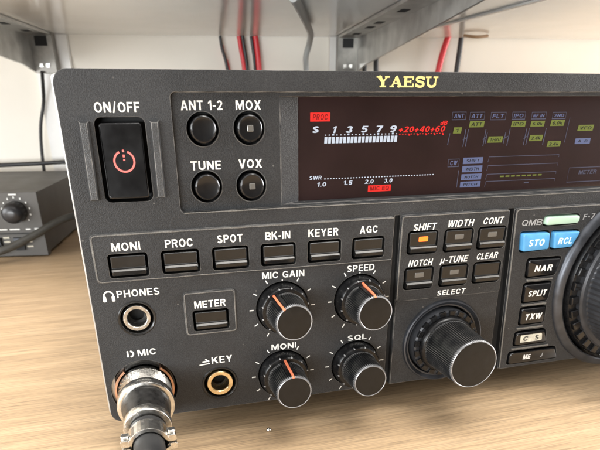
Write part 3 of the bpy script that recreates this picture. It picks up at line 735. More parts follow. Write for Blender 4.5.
# curved face
L4 = rs[-1]
ca, cb = 15.75, 25.6
inner = []
ny = 14
fa0, fa1 = min(p[0] for p in L4), max(p[0] for p in L4)
bm2 = bmesh.new()
rows = []
for j in range(ny + 1):
    q = 15.0 + (36.3 - 15.0) * j / ny
    dd = .68 + 1.5 * ((q - 15) / 21.3) ** 2
    rows.append([bm.verts.new(W(a, q, dd)) for a in (9.95, 12.5, 15.75, 19, 21.65)])
for j in range(ny):
    for i in range(4): bm.faces.new((rows[j][i], rows[j][i + 1], rows[j + 1][i + 1], rows[j + 1][i]))
bm2.free()
pw = link('power_button', bm, M_GLOSSBTN, radio, smooth=40)
bm = bmesh.new()
def dface(q): return .70 + 1.5 * ((q - 15) / 21.3) ** 2
pa = arc(15.7, 25.6, 3.0, 24, 336, 36)
n = len(pa)
vin = [[], [], [], []]
for i, (a, q) in enumerate(pa):
    u = Vector((a - 15.7, q - 25.6)).normalized()
    for kk, (rr, dz) in enumerate(((2.7, 0), (3.3, 0), (3.3, .06), (2.7, .06))):
        A, Q = 15.7 + u.x * rr, 25.6 + u.y * rr
        vin[kk].append(bm.verts.new(W(A, Q, dface(Q) + dz)))
for i in range(n - 1):
    for kk in range(4): bm.faces.new((vin[kk][i], vin[kk][i + 1], vin[(kk + 1) % 4][i + 1], vin[(kk + 1) % 4][i]))
for q0, q1 in ((22.2, 22.9), (23.6, 24.4), (24.9, 25.4)):
    prism(bm, rrect(15.4, q0, 16.0, q1, .1), dface(q0) - .05, dface(q1) + .07)
link('power_symbol', bm, M_REDICON, pw)
# guard rails either side
for a0, a1 in ((4.2, 6.6), (24.8, 27.2)):
    bm = bmesh.new()
    f = [(a0 - .3, 14.0), (a1 + .3, 14.0), (a1 + .1, 37.2), (a0 - .5, 37.2)]
    t = [(a0 + .2, 14.6), (a1 - .3, 14.6), (a1 - .5, 36.6), (a0, 36.6)]
    loft(bm, [[(a, q, -1) for a, q in f], [(a, q, .05) for a, q in f], [(a, q, 2.7) for a, q in t]])
    link('guard_rail', bm, M_RAILP, radio)

# ---- round buttons
for k, (a, q) in enumerate(ROUND):
    bm = bmesh.new()
    lathe(bm, a, q, [(4.25, -8), (4.25, -1.3), (4.1, -.75), (3.7, -.45), (3.2, -.55), (.9, -.62)], 48)
    rb = link('round_button', bm, M_GLOSSBTN, radio, smooth=35)
    bm = bmesh.new()
    washer(bm, a, q, [(5.5, -2.7), (5.5, -2.4), (5.35, -2.3), (5.16, -2.35), (5.16, -2.7)], 48)
    link('collar', bm, M_PANEL, rb, smooth=50)
    if k in (1, 3):
        bm = bmesh.new(); rs = dome(rrect(a - 1.05, q - 1.05, a + 1.05, q + 1.05, .25, 2), -1.2, -.35, .25); loft(bm, rs)
        link('indicator_lens', bm, M_GREYIND, rb)

# ---- wedge push buttons
def wedge(a, q, w, h, d=0.0, name='push_button', lens=None, step=.62):
    """upper face set back, a ledge at about two thirds, lower lip standing out"""
    bm = bmesh.new()
    hw = w / 2; t, bt = q - h / 2, q + h / 2; m = t + h * step
    prof = [(t, -6), (t, .2), (t + .25, .45), (m - .1, .35), (m, .5), (m + .25, 1.1), (m + .75, 1.75), (m + 1.0, 1.8), (bt - .3, 1.3), (bt, .9), (bt, -6)]
    ring = [[(a - hw, y, d + z) for y, z in prof], [(a - hw + .0, y, d + z) for y, z in prof]]
    sides = []
    for x, ins in ((a - hw, .25), (a - hw + .3, 0), (a + hw - .3, 0), (a + hw, .25)):
        sides.append([(x, min(max(y, t + ins * .5), bt - ins * .5), d + (z if z < -5 else z - ins)) for y, z in prof])
    loft(bm, sides)
    bm.faces.ensure_lookup_table()
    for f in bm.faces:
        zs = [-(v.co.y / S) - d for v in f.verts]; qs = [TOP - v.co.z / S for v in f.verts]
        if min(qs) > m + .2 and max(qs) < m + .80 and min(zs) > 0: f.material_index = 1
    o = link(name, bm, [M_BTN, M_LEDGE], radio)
    if lens:
        bm = bmesh.new(); rs = dome(rrect(a - 1.95, t + 1.6, a + 1.95, t + 3.5, .25, 2), d + .1, d + .6, .2); loft(bm, rs)
        link('indicator_lens', bm, lens, o)
    return o
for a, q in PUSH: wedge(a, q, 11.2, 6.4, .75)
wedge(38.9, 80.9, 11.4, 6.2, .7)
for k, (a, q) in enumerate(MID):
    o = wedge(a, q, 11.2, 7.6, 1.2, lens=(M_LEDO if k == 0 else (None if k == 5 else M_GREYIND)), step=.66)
    if k == 0:
        o['label'] = 'push button with its lamp lit orange'

# ---- keys on the right-hand board
names = ['STO', 'RCL', 'NAR', 'SPLIT', 'TXW', 'C  S', 'ME   U', '']
for k, (pts, r) in enumerate(KEYS):
    bm = bmesh.new(); pr = rpoly(pts, r)
    top = {0: 3.0, 1: 3.0, 7: 2.6}.get(k, 2.2)
    loft(bm, dome(pr, -4.5, top, .7))
    if k == 7: link('lamp_bar', bm, M_LENS, radio, smooth=50); continue
    o = link('blue_key' if k < 2 else 'black_key', bm, M_BLUE if k < 2 else M_GLOSSBTN, radio, smooth=50)
    ca = sum(p[0] for p in pts) / 4; cb = sum(p[1] for p in pts) / 4
    hw = {0: 3.9, 1: 3.6, 2: 4.6, 3: 4.8, 4: 4.5, 5: 4.2, 6: 5.6}[k]
    if k == 5:
        bm = bmesh.new(); prism(bm, rpoly([(ca - 5.6, cb - 1.7), (ca + 5.3, cb - 1.8), (ca + 5.9, cb + 1.7), (ca - 5.5, cb + 1.8)], .5), top - .05, top + .05)
        link('worn_plate', bm, plain('worn_cream_plate', (.55, .53, .44), .5, noise=.25, nscale=500), o)
        text('key_lettering', names[k], ca - hw, ca + hw, cb, 2.3, top + .05, plain('dark_print', (.05, .05, .045), .6), o, .1, .05)
    elif k == 6:
        text('key_lettering', 'ME', ca - 5.4, ca - 1.4, cb, 2.2, top, M_WHITE, o, .1, .045)
        text('key_lettering', 'J', ca + 3.6, ca + 5.0, cb, 2.0, top, M_GREY, o, .1, .02)
    else:
        text('key_lettering', names[k], ca - hw + (.2 if k > 1 else 0), ca + hw, cb + .2, 2.6 if k > 1 else 2.7, top, M_WHITE if k > 1 else plain('pale_blue_print', (.62, .80, .93), .5), o, .15, .045)
for y, a0, a1 in ((77.5, 172.4, 185.0), (88.5, 172.4, 184.2), (99.3, 171.8, 184.8), (109.1, 170.8, 190.0)):
    bm = bmesh.new(); ribbon(bm, [(a0, y), (a1, y)], .7, 1.1, .8); link('divider_bar', bm, M_EDGE, panel)

# ---- control knobs
def small_knob(a, q, angle=None, tilt=0):
    bm = bmesh.new()
    prof = [(9.7, -4.8), (9.8, 1.0), (9.6, 2.6), (9.2, 4.4), (8.8, 4.9), (7.4, 5.1)]
    lathe(bm, a, q, prof, 60)
    lo = link('outer_knob', bm, M_KNOB, None, smooth=40)
    k = lo; k.name = 'control_knob'; k.parent = radio; k.location = Vector(k.location) - Vector(radio.location)
    bm = bmesh.new()
    for i in range(12):   # raised dots on the outer ring
        t = math.radians(15 + 30 * i)
        x, y = a + 8.95 * math.sin(t), q - 8.95 * math.cos(t)
        lathe(bm, x, y, [(.34, 3.0), (.3, 4.9), (.12, 5.0)], 10)
    link('grip_dots', bm, M_GREY, k, smooth=40)
    bm = bmesh.new()
    lathe(bm, a, q, [(7.5, 4.9), (7.6, 5.4), (7.35, 5.9), (6.95, 14.8), (6.7, 16.2)], 116, gear={2: .42, 3: .42, 4: .3}, cap1=True)
    link('grip', bm, M_GRIP, k)
    bm = bmesh.new()
    lathe(bm, a, q, [(6.85, 15.4), (6.82, 16.4), (6.5, 17.05), (6.3, 17.15), (6.12, 17.0)], 116, gear={0: .42, 1: .36})
    link('worn_rim', bm, M_RIM, k)
    bm = bmesh.new()
    lathe(bm, a, q, [(6.2, 16.6), (6.18, 17.02), (5.8, 17.08), (2, 17.14)], 64)
    link('cap', bm, M_CAP, k, smooth=40)
    if angle is not None:
        t = math.radians(angle); u = Vector((math.sin(t), -math.cos(t))); v = Vector((-u.y, u.x))
        def bar(w, pr, mat, nm):
            bm = bmesh.new(); R = []
            for s in (-1, 1):
                R.append([(a + u.x * r + v.x * s * w / 2, q + u.y * r + v.y * s * w / 2, d) for r, d in pr])
            loft(bm, R); link(nm, bm, mat, k)
        bar(3.6, [(6.2, 5.0), (8.0, 5.0), (7.6, 6.6), (6.95, 16.2), (6.2, 16.5)], M_KNOB, 'pointer_rib')
        bar(.8, [(6.6, 5.0), (8.35, 5.0), (8.35, 5.3), (7.16, 16.6), (6.4, 17.3), (6.1, 17.0)], M_ORANGE, 'pointer_line')
    return k
small_knob(*SMALL_KNOBS[0], -35); small_knob(*SMALL_KNOBS[1], -4); small_knob(*SMALL_KNOBS[2], -5); small_knob(*SMALL_KNOBS[3], None)

# ---- select knob in its ringed well
bm = bmesh.new()
washer(bm, *SEL, [(18.3, -.5), (18.3, 1.2), (18.05, 1.9), (17.5, 2.1), (17.2, 1.8), (16.2, .9), (15.7, .9), (15.4, .3), (15.4, -5.5), (18.0, -5.5)], 96)
sr = link('select_knob', bm, M_RING, radio, smooth=35)
bm = bmesh.new()
lathe(bm, *SEL, [(14.6, -5.5), (14.7, 2.6), (14.3, 3.6), (13.6, 4.0), (11.5, 3.6)], 80)
link('jog_ring', bm, M_DIAL, sr, smooth=35)
bm = bmesh.new()
for i in range(20):
    t = 2 * PI * i / 20; t2 = t + 2 * PI / 34
    P4 = []
    for rr, tt in ((12.6, t), (14.45, t), (14.45, t2), (12.6, t2)): P4.append((SEL[0] + rr * math.cos(tt), SEL[1] + rr * math.sin(tt)))
    prism(bm, P4, 3.4, 4.7)
link('jog_notches', bm, M_KNOB, sr)
bm = bmesh.new(); lathe(bm, *SEL, [(12.2, 3.0), (12.2, 5.6), (11.6, 6.6), (11.2, 6.8)], 80); link('collar', bm, M_KNOB, sr, smooth=35)
bm = bmesh.new(); lathe(bm, *SEL, [(11.2, 6.6), (11.0, 7.4), (10.1, 23.4), (9.9, 24.8)], 150, gear={1: .5, 2: .46, 3: .34}); link('grip', bm, M_GRIP, sr)
bm = bmesh.new(); lathe(bm, *SEL, [(10.0, 24.6), (10.08, 25.4), (9.8, 25.95), (9.55, 26.08), (9.35, 25.9)], 150, gear={0: .42, 1: .36}); link('worn_rim', bm, M_RIM, sr)
bm = bmesh.new(); lathe(bm, *SEL, [(9.45, 25.5), (9.4, 25.95), (9.0, 26.03), (3, 26.08)], 80); link('cap', bm, M_CAP, sr, smooth=40)

# ---- main tuning dial
bm = bmesh.new()
washer(bm, *MAIN, [(41.7, -8.4), (41.7, 1.1), (41.1, 2.3), (40.2, 3.0), (38.2, 3.5), (37.6, 3.2), (37.4, 2.0), (37.4, -8.5)], 160)
td = link('tuning_dial', bm, M_RING, radio, smooth=30)
bm = bmesh.new()
lathe(bm, *MAIN, [(36.3, -8.5), (36.3, 3.5), (35.8, 4.6), (34.5, 5.0), (28, 5.0)], 120); link('shuttle_ring', bm, M_KNOB, td, smooth=35)
bm = bmesh.new()
for i in range(34):
    t = 2 * PI * i / 34; t2 = t + 2 * PI / 66
    P4 = [(MAIN[0] + rr * math.cos(tt), MAIN[1] + rr * math.sin(tt)) for rr, tt in ((32.0, t), (35.8, t), (35.8, t2), (32.0, t2))]
    rs = dome(P4, 4.0, 6.6, .5); loft(bm, rs)
link('finger_notches', bm, M_GLOSSBTN, td)
bm = bmesh.new(); lathe(bm, *MAIN, [(32.3, 4.5), (32.3, 7.2), (31.6, 8.0), (30.4, 8.2)], 120); link('collar', bm, M_DIAL, td, smooth=35)
bm = bmesh.new(); lathe(bm, *MAIN, [(30.0, 8.0), (29.8, 9), (28.6, 26.0), (28.2, 27.0), (27.2, 27.4), (8, 27.2)], 160, gear={1: .35, 2: .35}); link('dial_body', bm, M_DIAL, td)

# ---- jacks
def jack(a, q, r_out, metal, r_ring, r_hole):
    bm = bmesh.new(); washer(bm, a, q, [(r_out, -7.8), (r_out, .15), (r_out - .4, .35), (r_out - .9, .1), (r_out - 1.2, -1.2), (r_out - 1.2, -7.8)], 56)
    j = link('jack_socket', bm, M_BTN, radio, smooth=40)
    bm = bmesh.new(); washer(bm, a, q, [(r_ring, -7), (r_ring, -.1), (r_ring - .3, .3), (r_hole + .35, .28), (r_hole, -.1), (r_hole - .05, -.8), (r_hole, -7.8)], 56)
    link('metal_ring', bm, metal, j, smooth=40)
    bm = bmesh.new(); lathe(bm, a, q, [(r_hole + .2, -7.7), (r_hole + .2, -7.2)], 32); link('socket_floor', bm, M_BLACK, j)
    bm = bmesh.new(); washer(bm, a, q, [(r_hole + .05, -5.2), (r_hole + .05, -4.9), (r_hole - .6, -4.9), (r_hole - .6, -5.2)], 32); link('contact', bm, M_CABLE, j)
    return j
jack(12.9, 77.9, 6.6, M_CHROME, 4.9, 3.2)
jack(40.5, 107.8, 7.0, M_BRASS, 5.2, 3.3)

# ---- microphone socket inside its round well
MC = (12.2, 106.9)
bm = bmesh.new()
washer(bm, *MC, [(11.9, -8.8), (11.9, -3.4), (11.4, -2.9), (9.6, -2.8), (9.4, -3.4), (9.4, -8.8)], 64)
ms = link('microphone_socket', bm, M_BTN, radio, smooth=40)
for t0, t1 in ((-118, -38), (38, 118)):
    bm = bmesh.new(); ribbon(bm, arc(MC[0], MC[1], 10.5, t0, t1, 24), .8, -3.0, 2.6); link('copper_arc', bm, M_COPPER, ms)  # added arcs: copper-coloured reflection along the sides of the well

# ---- body behind the panel
bm = bmesh.new(); prism(bm, rrect(2, 1.2, RA - 3, PH - 2, 2), -345, -11.5)
link('case', bm, plain('case_paint', (.05, .05, .05), .5, noise=.2, nscale=40, bump=.3), radio)
bm = bmesh.new(); prism(bm, rrect(-1.9, 1.3, 1.9, PH - 2.6, 1.4), -13, -2.2); link('side_trim', bm, plain('silver_trim', (.62, .62, .60), .35, metal=.6, noise=.15, nscale=80), radio)
for a, d in ((30, -30), (RA - 30, -30), (30, -320), (RA - 30, -320)):
    bm = bmesh.new()
    ring = [[(a + r * math.cos(2 * PI * k / 32), q, d + r * math.sin(2 * PI * k / 32)) for k in range(32)] for r, q in ((10, PH - 2.1), (10, PH + 8), (8.5, TOP))]
    loft(bm, ring); link('foot', bm, M_CABLE, radio, smooth=40)

# ================================================================ microphone plug
plug = thing('microphone_plug', 'silver and black screw-on microphone plug in the round socket at bottom left', 'plug', W(MC[0], MC[1], 2))
bm = bmesh.new(); lathe(bm, *MC, [(8.2, -6), (8.3, -2.6), (9.2, -2.2), (9.5, -1.6), (9.5, .5)], 96); link('threaded_end', bm, M_NICKELWORN, plug, smooth=40)
def knurl(bm, ca, cb, r, d0, d1, n=110, rows=9, h=.28):
    R = []
    for j in range(rows + 1):
        d = d0 + (d1 - d0) * j / rows
        R.append([bm.verts.new(W(ca + (r + (h if (k + j) % 2 else 0)) * math.cos(2 * PI * k / n), cb + (r + (h if (k + j) % 2 else 0)) * math.sin(2 * PI * k / n), d)) for k in range(n)])
    for j in range(rows):
        for k in range(n): bm.faces.new((R[j][k], R[j][(k + 1) % n], R[j + 1][(k + 1) % n], R[j + 1][k]))
    bm.faces.new(R[0]); bm.faces.new(R[-1][::-1])
bm = bmesh.new(); knurl(bm, *MC, 9.1, .3, 8.6, n=64, rows=9, h=.6); link('knurled_ring', bm, M_NICKELWORN, plug)
bm = bmesh.new(); lathe(bm, *MC, [(9.2, 8.4), (9.9, 8.8), (10.1, 9.5), (10.1, 12.2), (9.9, 12.9), (9.2, 13.2), (8.4, 13.1)], 96); link('flange', bm, M_CHROME, plug, smooth=40)
bm = bmesh.new(); lathe(bm, *MC, [(8.5, 12.6), (8.55, 14.5), (8.0, 16.0), (7.7, 25.0)], 96); link('barrel', bm, M_SLEEVE, plug, smooth=40)
bm = bmesh.new(); lathe(bm, *MC, [(7.7, 24.8), (7.95, 25.0), (8.0, 25.4), (8.0, 28.2), (7.75, 28.6), (6.4, 28.7)], 96); link('end_ring', bm, M_CHROME, plug, smooth=40)
bm = bmesh.new(); lathe(bm, *MC, [(6.0, 29.5), (5.9, 33.0)], 64); link('gasket', bm, M_CABLE, plug, smooth=40)
# split cable clamp: two half shells bolted together by a screw each side
bm = bmesh.new()
for sgn in (-1, 1):
    sec = [(r * math.cos(t), r * math.sin(t)) for r, ts in ((6.6, range(8, 173, 11)), (5.4, range(172, 7, -11))) for t in [math.radians(x) for x in ts]]
    pts = [(MC[0] + x, MC[1] + sgn * y) for x, y in sec]
    prism(bm, pts, 32.5, 39.0)
    for sx in (-1, 1):
        prism(bm, rrect(MC[0] + sx * 7.1 - 1.5, MC[1] + sgn * 1.5 - 1.1, MC[0] + sx * 7.1 + 1.5, MC[1] + sgn * 1.5 + 1.1, .6), 33.2, 38.2)
cl = link('cable_clamp', bm, M_CHROME, plug)
for sx in (-1, 1):
    bm = bmesh.new()
    ring = [[(MC[0] + sx * 7.3 + r * math.cos(2 * PI * k / 24), q, 35.7 + r * math.sin(2 * PI * k / 24)) for k in range(24)] for r, q in ((1.25, MC[1] - 2.5), (1.3, MC[1] - 3.1), (1.0, MC[1] - 3.4))]
    loft(bm, ring); link('clamp_screw', bm, M_CHROME, cl, smooth=40)
bm = bmesh.new()
path = smooth_path([W(MC[0], MC[1], 30), W(MC[0], MC[1], 44), W(MC[0] + .3, MC[1] + 2, 62), W(MC[0] + 1, MC[1] + 10, 88), W(MC[0] + 3, TOP - 5.0, 120), W(MC[0] + 4, TOP - 4.9, 170), W(MC[0] - 10, TOP - 4.9, 300)], 8)
tube(bm, path, 4.9 * S, 24); link('cable', bm, M_CABLE, plug, smooth=60)

# ================================================================ SETTING
PSI = math.radians(9.4)
HW = Vector((math.cos(PSI), -math.sin(PSI), 0)); IN = Vector((math.sin(PSI), math.cos(PSI), 0))
def U(u, w, z): return (HW * u + IN * w) * S + Vector((0, 0, z * S))
WW = 532.0
def ubox(bm, u0, w0, z0, u1, w1, z1):
    V = [bm.verts.new(U(u, w, z)) for u, w, z in ((u0, w0, z0), (u1, w0, z0), (u1, w1, z0), (u0, w1, z0), (u0, w0, z1), (u1, w0, z1), (u1, w1, z1), (u0, w1, z1))]
    for q in ((0, 3, 2, 1), (4, 5, 6, 7), (0, 1, 5, 4), (1, 2, 6, 5), (2, 3, 7, 6), (3, 0, 4, 7)): bm.faces.new([V[i] for i in q])

bm = bmesh.new(); ubox(bm, -1500, -420, -28, 1500, WW - 1, 0)
desk = link('desk', bm, M_WOOD)
desk['label'] = 'light oak wood-grain desk top under the radio'; desk['category'] = 'desk'
bm = bmesh.new(); ubox(bm, -2200, WW, -800, 2200, WW + 60, 1700)
wall = link('wall', bm, M_WALL); wall['kind'] = 'structure'
bm = bmesh.new(); ubox(bm, -420, 225, 184.5, 780, WW - 2.5, 203)
sh = link('shelf', bm, M_SHELF); sh['label'] = 'glossy white melamine shelf board above the radio'; sh['category'] = 'shelf'

def bracket(u_plate, side, label, zw=150.5, rail=(0, 8)):
    """steel shelf bracket: slotted top flange plus a tapering side plate; side=+1: flange lies to the right of the plate"""
    t = thing('shelf_bracket', label, 'bracket', U(u_plate, WW - 4, 150), 'steel brackets under the white shelf')
    f0, f1 = (u_plate, u_plate + 21 * side)
    # flange with slots
    bm = bmesh.new()
    a, b = min(f0, f1), max(f0, f1)
    ubox(bm, a, 165, 181.6, b, WW - 26, 184.0)
    fl = link('top_flange', bm, M_STEEL, t)
    for w in (210, 285, 360, 395, 455):
        bm = bmesh.new(); ubox(bm, (a + b) / 2 - 3.4, w, 181.3, (a + b) / 2 + 3.4, w + 15, 181.55)
        link('slot', bm, M_BLACK, fl)
    # plate
    bm = bmesh.new(); th = 2.0
    prof = [(165, 183.8), (WW - 22, 183.8), (WW - 22, zw - 3), (WW - 60, zw + 3), (165, 172.5)]
    A = [bm.verts.new(U(u_plate - side * .2, w, z)) for w, z in prof]; B = [bm.verts.new(U(u_plate - side * (th + .2), w, z)) for w, z in prof]
    bm.faces.new(A); bm.faces.new(B[::-1])
    for i in range(5): bm.faces.new((A[i], B[i], B[(i + 1) % 5], A[(i + 1) % 5]))
    link('side_plate', bm, M_STEEL, t)
    bm = bmesh.new(); ubox(bm, a - .5, WW - 25.5, 147, b + .5, WW - 12, 183.9); link('hook_block', bm, plain('shaded_steel', (.22, .21, .19), .45, metal=.7, noise=.4, nscale=60), t)  # darker steel: shading at the bracket root put into the colour
    bm = bmesh.new()
    for z in (152.5,):
        ubox(bm, (a + b) / 2 - 5, WW - 27.5, z, (a + b) / 2 - 1.5, WW - 25.6, z + 3.4); ubox(bm, (a + b) / 2 + 1.5, WW - 27.5, z, (a + b) / 2 + 5, WW - 25.6, z + 3.4)
    link('hook_tabs', bm, M_CHROME, t)
    bm = bmesh.new(); ubox(bm, (a + b) / 2 - 6, WW - 26.6, 172, (a + b) / 2 + 6, WW - 25.6, 181); link('dark_slot', bm, M_BLACK, t)
    return t
bracket(-151.5, 1, 'galvanised bracket holding the shelf above the top left corner of the radio')
bracket(194.0, -1, 'galvanised bracket reaching forward under the shelf above the yellow brand lettering')
for (u0, u1), lab in (((-156, -119), 'pale steel upright rail on the wall at the left bracket'), ((166, 197), 'pale steel upright rail on the wall behind the right bracket')):
    bm = bmesh.new(); ubox(bm, u0, WW - 9, -300, u1, WW - .8, 184.2)
    r = link('wall_rail', bm, M_RAIL); r['label'] = lab; r['category'] = 'rail'; r['group'] = 'upright rails on the wall'

# cables
def cable(name, pts, r, mat, label, group='cables hanging on the wall'):
    bm = bmesh.new(); tube(bm, smooth_path([U(*p) for p in pts], 6), r * S, 12)
    o = link(name, bm, mat, None, smooth=60); o['label'] = label; o['category'] = 'cable'
    if group: o['group'] = group
    return o
cy = WW - 8
cable('wall_cable', [(44, cy, 184), (45.5, cy, 172), (50, cy, 152), (56, cy, 90), (58, cy, 4)], 1.7, M_DARKC, 'thin dark cable, leftmost of the three between left bracket and grey cable')
cable('wall_cable', [(44.9+1, cy+3, 175), (47, cy+3, 165), (51.8, cy + 3, 152), (58, cy+3, 90), (60, cy+3, 4)], 1.4, M_REDC, 'thin red cable lying just behind the thin dark leftmost cable')
cable('wall_cable', [(64.5, cy, 184), (66, cy, 172), (69, cy, 150), (74, cy, 80), (74, cy, 4)], 2.3, M_REDC, 'red strand of the middle red and black pair on the wall')
cable('wall_cable', [(68.3, cy, 184), (69.8, cy, 172), (72.6, cy, 150), (78, cy, 80), (78, cy, 4)], 2.0, M_DARKC, 'black strand of the middle red and black pair on the wall')
cable('wall_cable', [(78, cy, 184), (79.5, cy, 172), (81.5, cy, 150), (84, cy, 80), (84, cy, 4)], 1.8, M_DARKC, 'black strand of the red and black pair nearest the grey cable')
cable('wall_cable', [(82.5, cy, 184), (84, cy, 172), (85.6, cy, 150), (88, cy, 80), (88, cy, 4)], 3.1, M_REDC, 'thick red strand of the pair nearest the grey cable')
cable('grey_cable', [(94, 236, 181.2), (105, 290, 181.0), (124.5, 395, 180.8), (133, 440, 178.5), (134.5, 462, 172), (132, 470, 160), (134, 480, 140), (135, 490, 60), (135, 495, 4)], 3.0, M_GREYC, 'grey cable running under the shelf and down left of the right bracket', None)
cable('wall_cable', [(205.5, cy, 184), (205.5, cy, 165), (207, cy, 150), (210, cy, 4)], 2.4, M_DARKC, 'black cable just right of the right bracket, the one nearer to it')
cable('wall_cable', [(216, cy, 184), (217.5, cy, 165), (220.5, cy, 150), (222, cy, 4)], 2.8, M_DARKC, 'second black cable right of the right bracket, farther from it')
cable('wall_cable', [(303, cy - 4, 190), (298.5, cy - 4, 175), (295, cy - 4, 160), (293, cy - 4, 145), (292, cy - 4, 125), (292, cy, 60), (292, cy, 4)], 3.4, M_REDC, 'thick red cable hanging alone behind the end of the brand lettering')
cable('wall_cable', [(318.5, cy, 190), (318, cy, 170), (317, cy, 150), (316, cy, 120), (316, cy, 4)], 2.9, M_DARKC, 'black cable at the far right, beside the lone red one')
cable('left_cable', [(-144, WW - 30, 148), (-152, cy - 8, 120), (-160, cy - 8, 95), (-165, cy - 6, 65), (-168, cy - 4, 25), (-168, cy - 4, 4)], 1.8, M_DARKC, 'thin black cable hanging from the left bracket behind the small box', None)
# thin steel bar under the shelf at the right and a brown knot beside it
bm = bmesh.new(); ubox(bm, 0, 0, 182.9, 4.2, 310, 184.2)
V0 = U(0, 0, 0)
bmesh.ops.rotate(bm, verts=bm.verts, cent=(0, 0, 0), matrix=Matrix.Rotation(math.radians(5.5), 3, 'Z'))
bmesh.ops.translate(bm, verts=bm.verts, vec=U(270, 205, 0))
bmx = link('shelf_strip', bm, M_RAIL); bmx['label'] = 'thin steel strip under the shelf at the right, pointing at the red cable'; bmx['category'] = 'strip'
bm = bmesh.new(); tube(bm, smooth_path([U(304, 480, 182.6), U(318, 478, 181.2), U(332, 482, 182.6)], 6), 1.4 * S, 10)
w = link('cable_tie', bm, plain('brown_tie', (.24, .15, .08), .6), None, smooth=60); w['label'] = 'small brown twist tie under the shelf near the steel strip'; w['category'] = 'tie'

# ================================================================ small box at the left, far behind
tun = thing('antenna_tuner', 'small grey-brown radio accessory box with one black knob, behind the radio at the left', 'electronic box', U(-240, 380, 0))
bm = bmesh.new()
ubox(bm, -360, 314, 2.5, -113.5, 470, 52.6); case = link('case', bm, M_TUNER, tun)
bm = bmesh.new()
ubox(bm, -362, 308, 1.2, -112, 315.5, 53.6); fp = link('front_plate', bm, M_TUNER, tun)
bm = bmesh.new()
for u in (-345, -128):
    for w in (330, 450): ubox(bm, u - 7, w - 7, 0, u + 7, w + 7, 2.4)
link('feet', bm, M_CABLE, tun)
def ulathe(bm, u, z, prof, n=48):
    R = [[bm.verts.new(U(u + r * math.cos(2 * PI * k / n), w, z + r * math.sin(2 * PI * k / n))) for k in range(n)] for r, w in prof]
    for j in range(len(R) - 1):
        for k in range(n): bm.faces.new((R[j][k], R[j][(k + 1) % n], R[j + 1][(k + 1) % n], R[j + 1][k]))
    bm.faces.new(R[0]); bm.faces.new(R[-1][::-1])
for u in (-130.5, -182, -232, -290):
    bm = bmesh.new(); ulathe(bm, u, 38.5, [(8.6, 308), (8.4, 299), (7.6, 295), (5.5, 293), (2, 292.4)])
    kn = link('knob', bm, plain('satin_black_knob', (.018, .018, .02), .3), tun, smooth=50)
    bm = bmesh.new()
    for i in range(11):
        t = math.radians(-130 + 26 * i)
        uu, zz = u + 11.2 * math.sin(t), 38.5 + 11.2 * math.cos(t)
        ubox(bm, uu - .5, 307.4, zz - .7, uu + .5, 307.9, zz + .7)
    link('scale_marks', bm, M_WHITE, fp)
for u0, u1, z in ((-139, -131, 23.2), (-126, -122, 23.2), (-148, -141, 23.2), (-119, -115.5, 23.4), (-134, -128, 51.5)):
    bm = bmesh.new(); ubox(bm, u0, 307.4, z, u1, 307.9, z + 1.1); link('printed_mark', bm, M_WHITE, fp)
bm = bmesh.new(); ubox(bm, -360, 307.2, 19.9, -113, 307.9, 20.7); link('groove_line', bm, M_BLACK, fp)
for u in (-151, -133, -170, -190):
    bm = bmesh.new(); ubox(bm, u - 4.2, 306, 6.5, u + 3.6, 307.95, 17.2); sb = link('push_switch', bm, M_BLACK, tun)
    bm = bmesh.new(); ubox(bm, u - 3.6, 304.6, 12.0, u + 3.0, 305.95, 16.8); link('switch_cap', bm, M_RING, sb)
    for z in (16.2, 12.8, 8.6):
        bm = bmesh.new(); ubox(bm, u + 5.2, 307.4, z, u + 10.2, 307.9, z + 1.4)
        link('printed_mark', bm, M_CREAM, fp)
# black cables in front of and behind the box
bm = bmesh.new(); tube(bm, smooth_path([U(-260, 215, 3.6), U(-200, 262, 4.0), U(-165, 280, 6), U(-138, 288, 12), U(-118, 300, 20), U(-98, 318, 29), U(-70, 350, 32), U(-30, 420, 30)], 10), 3.1 * S, 16)
o = link('thick_cable', bm, plain('grey_black_rubber', (.05, .048, .042), .45, noise=.2, nscale=100), None, smooth=60); o['label'] = 'thick dark grey cable slanting across the front of the small box'; o['category'] = 'cable'
bm = bmesh.new(); tube(bm, smooth_path([U(-330, 484, 57), U(-240, 486, 56.5), U(-170, 484, 58.5), U(-120, 480, 60.5), U(-60, 478, 60)], 10), 2.2 * S, 12)
o = link('flat_cable', bm, M_DARKC, None, smooth=60); o['label'] = 'black cable running level along the wall above the back of the small box'; o['category'] = 'cable'
bm = bmesh.new(); ulathe(bm, 0, 0, [(1.6, 0), (1.6, 12), (3.2, 12.5), (3.4, 18)], 20)
for v in bm.verts:
    pass
bmesh.ops.translate(bm, verts=bm.verts, vec=U(-99.5, 372, 36))
o = link('cable_connector', bm, M_WHITE, None, smooth=50); o['label'] = 'tiny white cable connector glimpsed beside the case edge of the radio'; o['category'] = 'connector'

# small bright steel bead lying on the desk in front of the radio
bm = bmesh.new(); bmesh.ops.create_uvsphere(bm, u_segments=20, v_segments=12, radius=.95 * S)
bmesh.ops.translate(bm, verts=bm.verts, vec=W(58.3, TOP - .95, 4.5))
o = link('steel_bead', bm, M_CHROME, None, smooth=60); o['label'] = 'tiny shiny steel bead on the desk below the lower MONI knob'; o['category'] = 'bead'

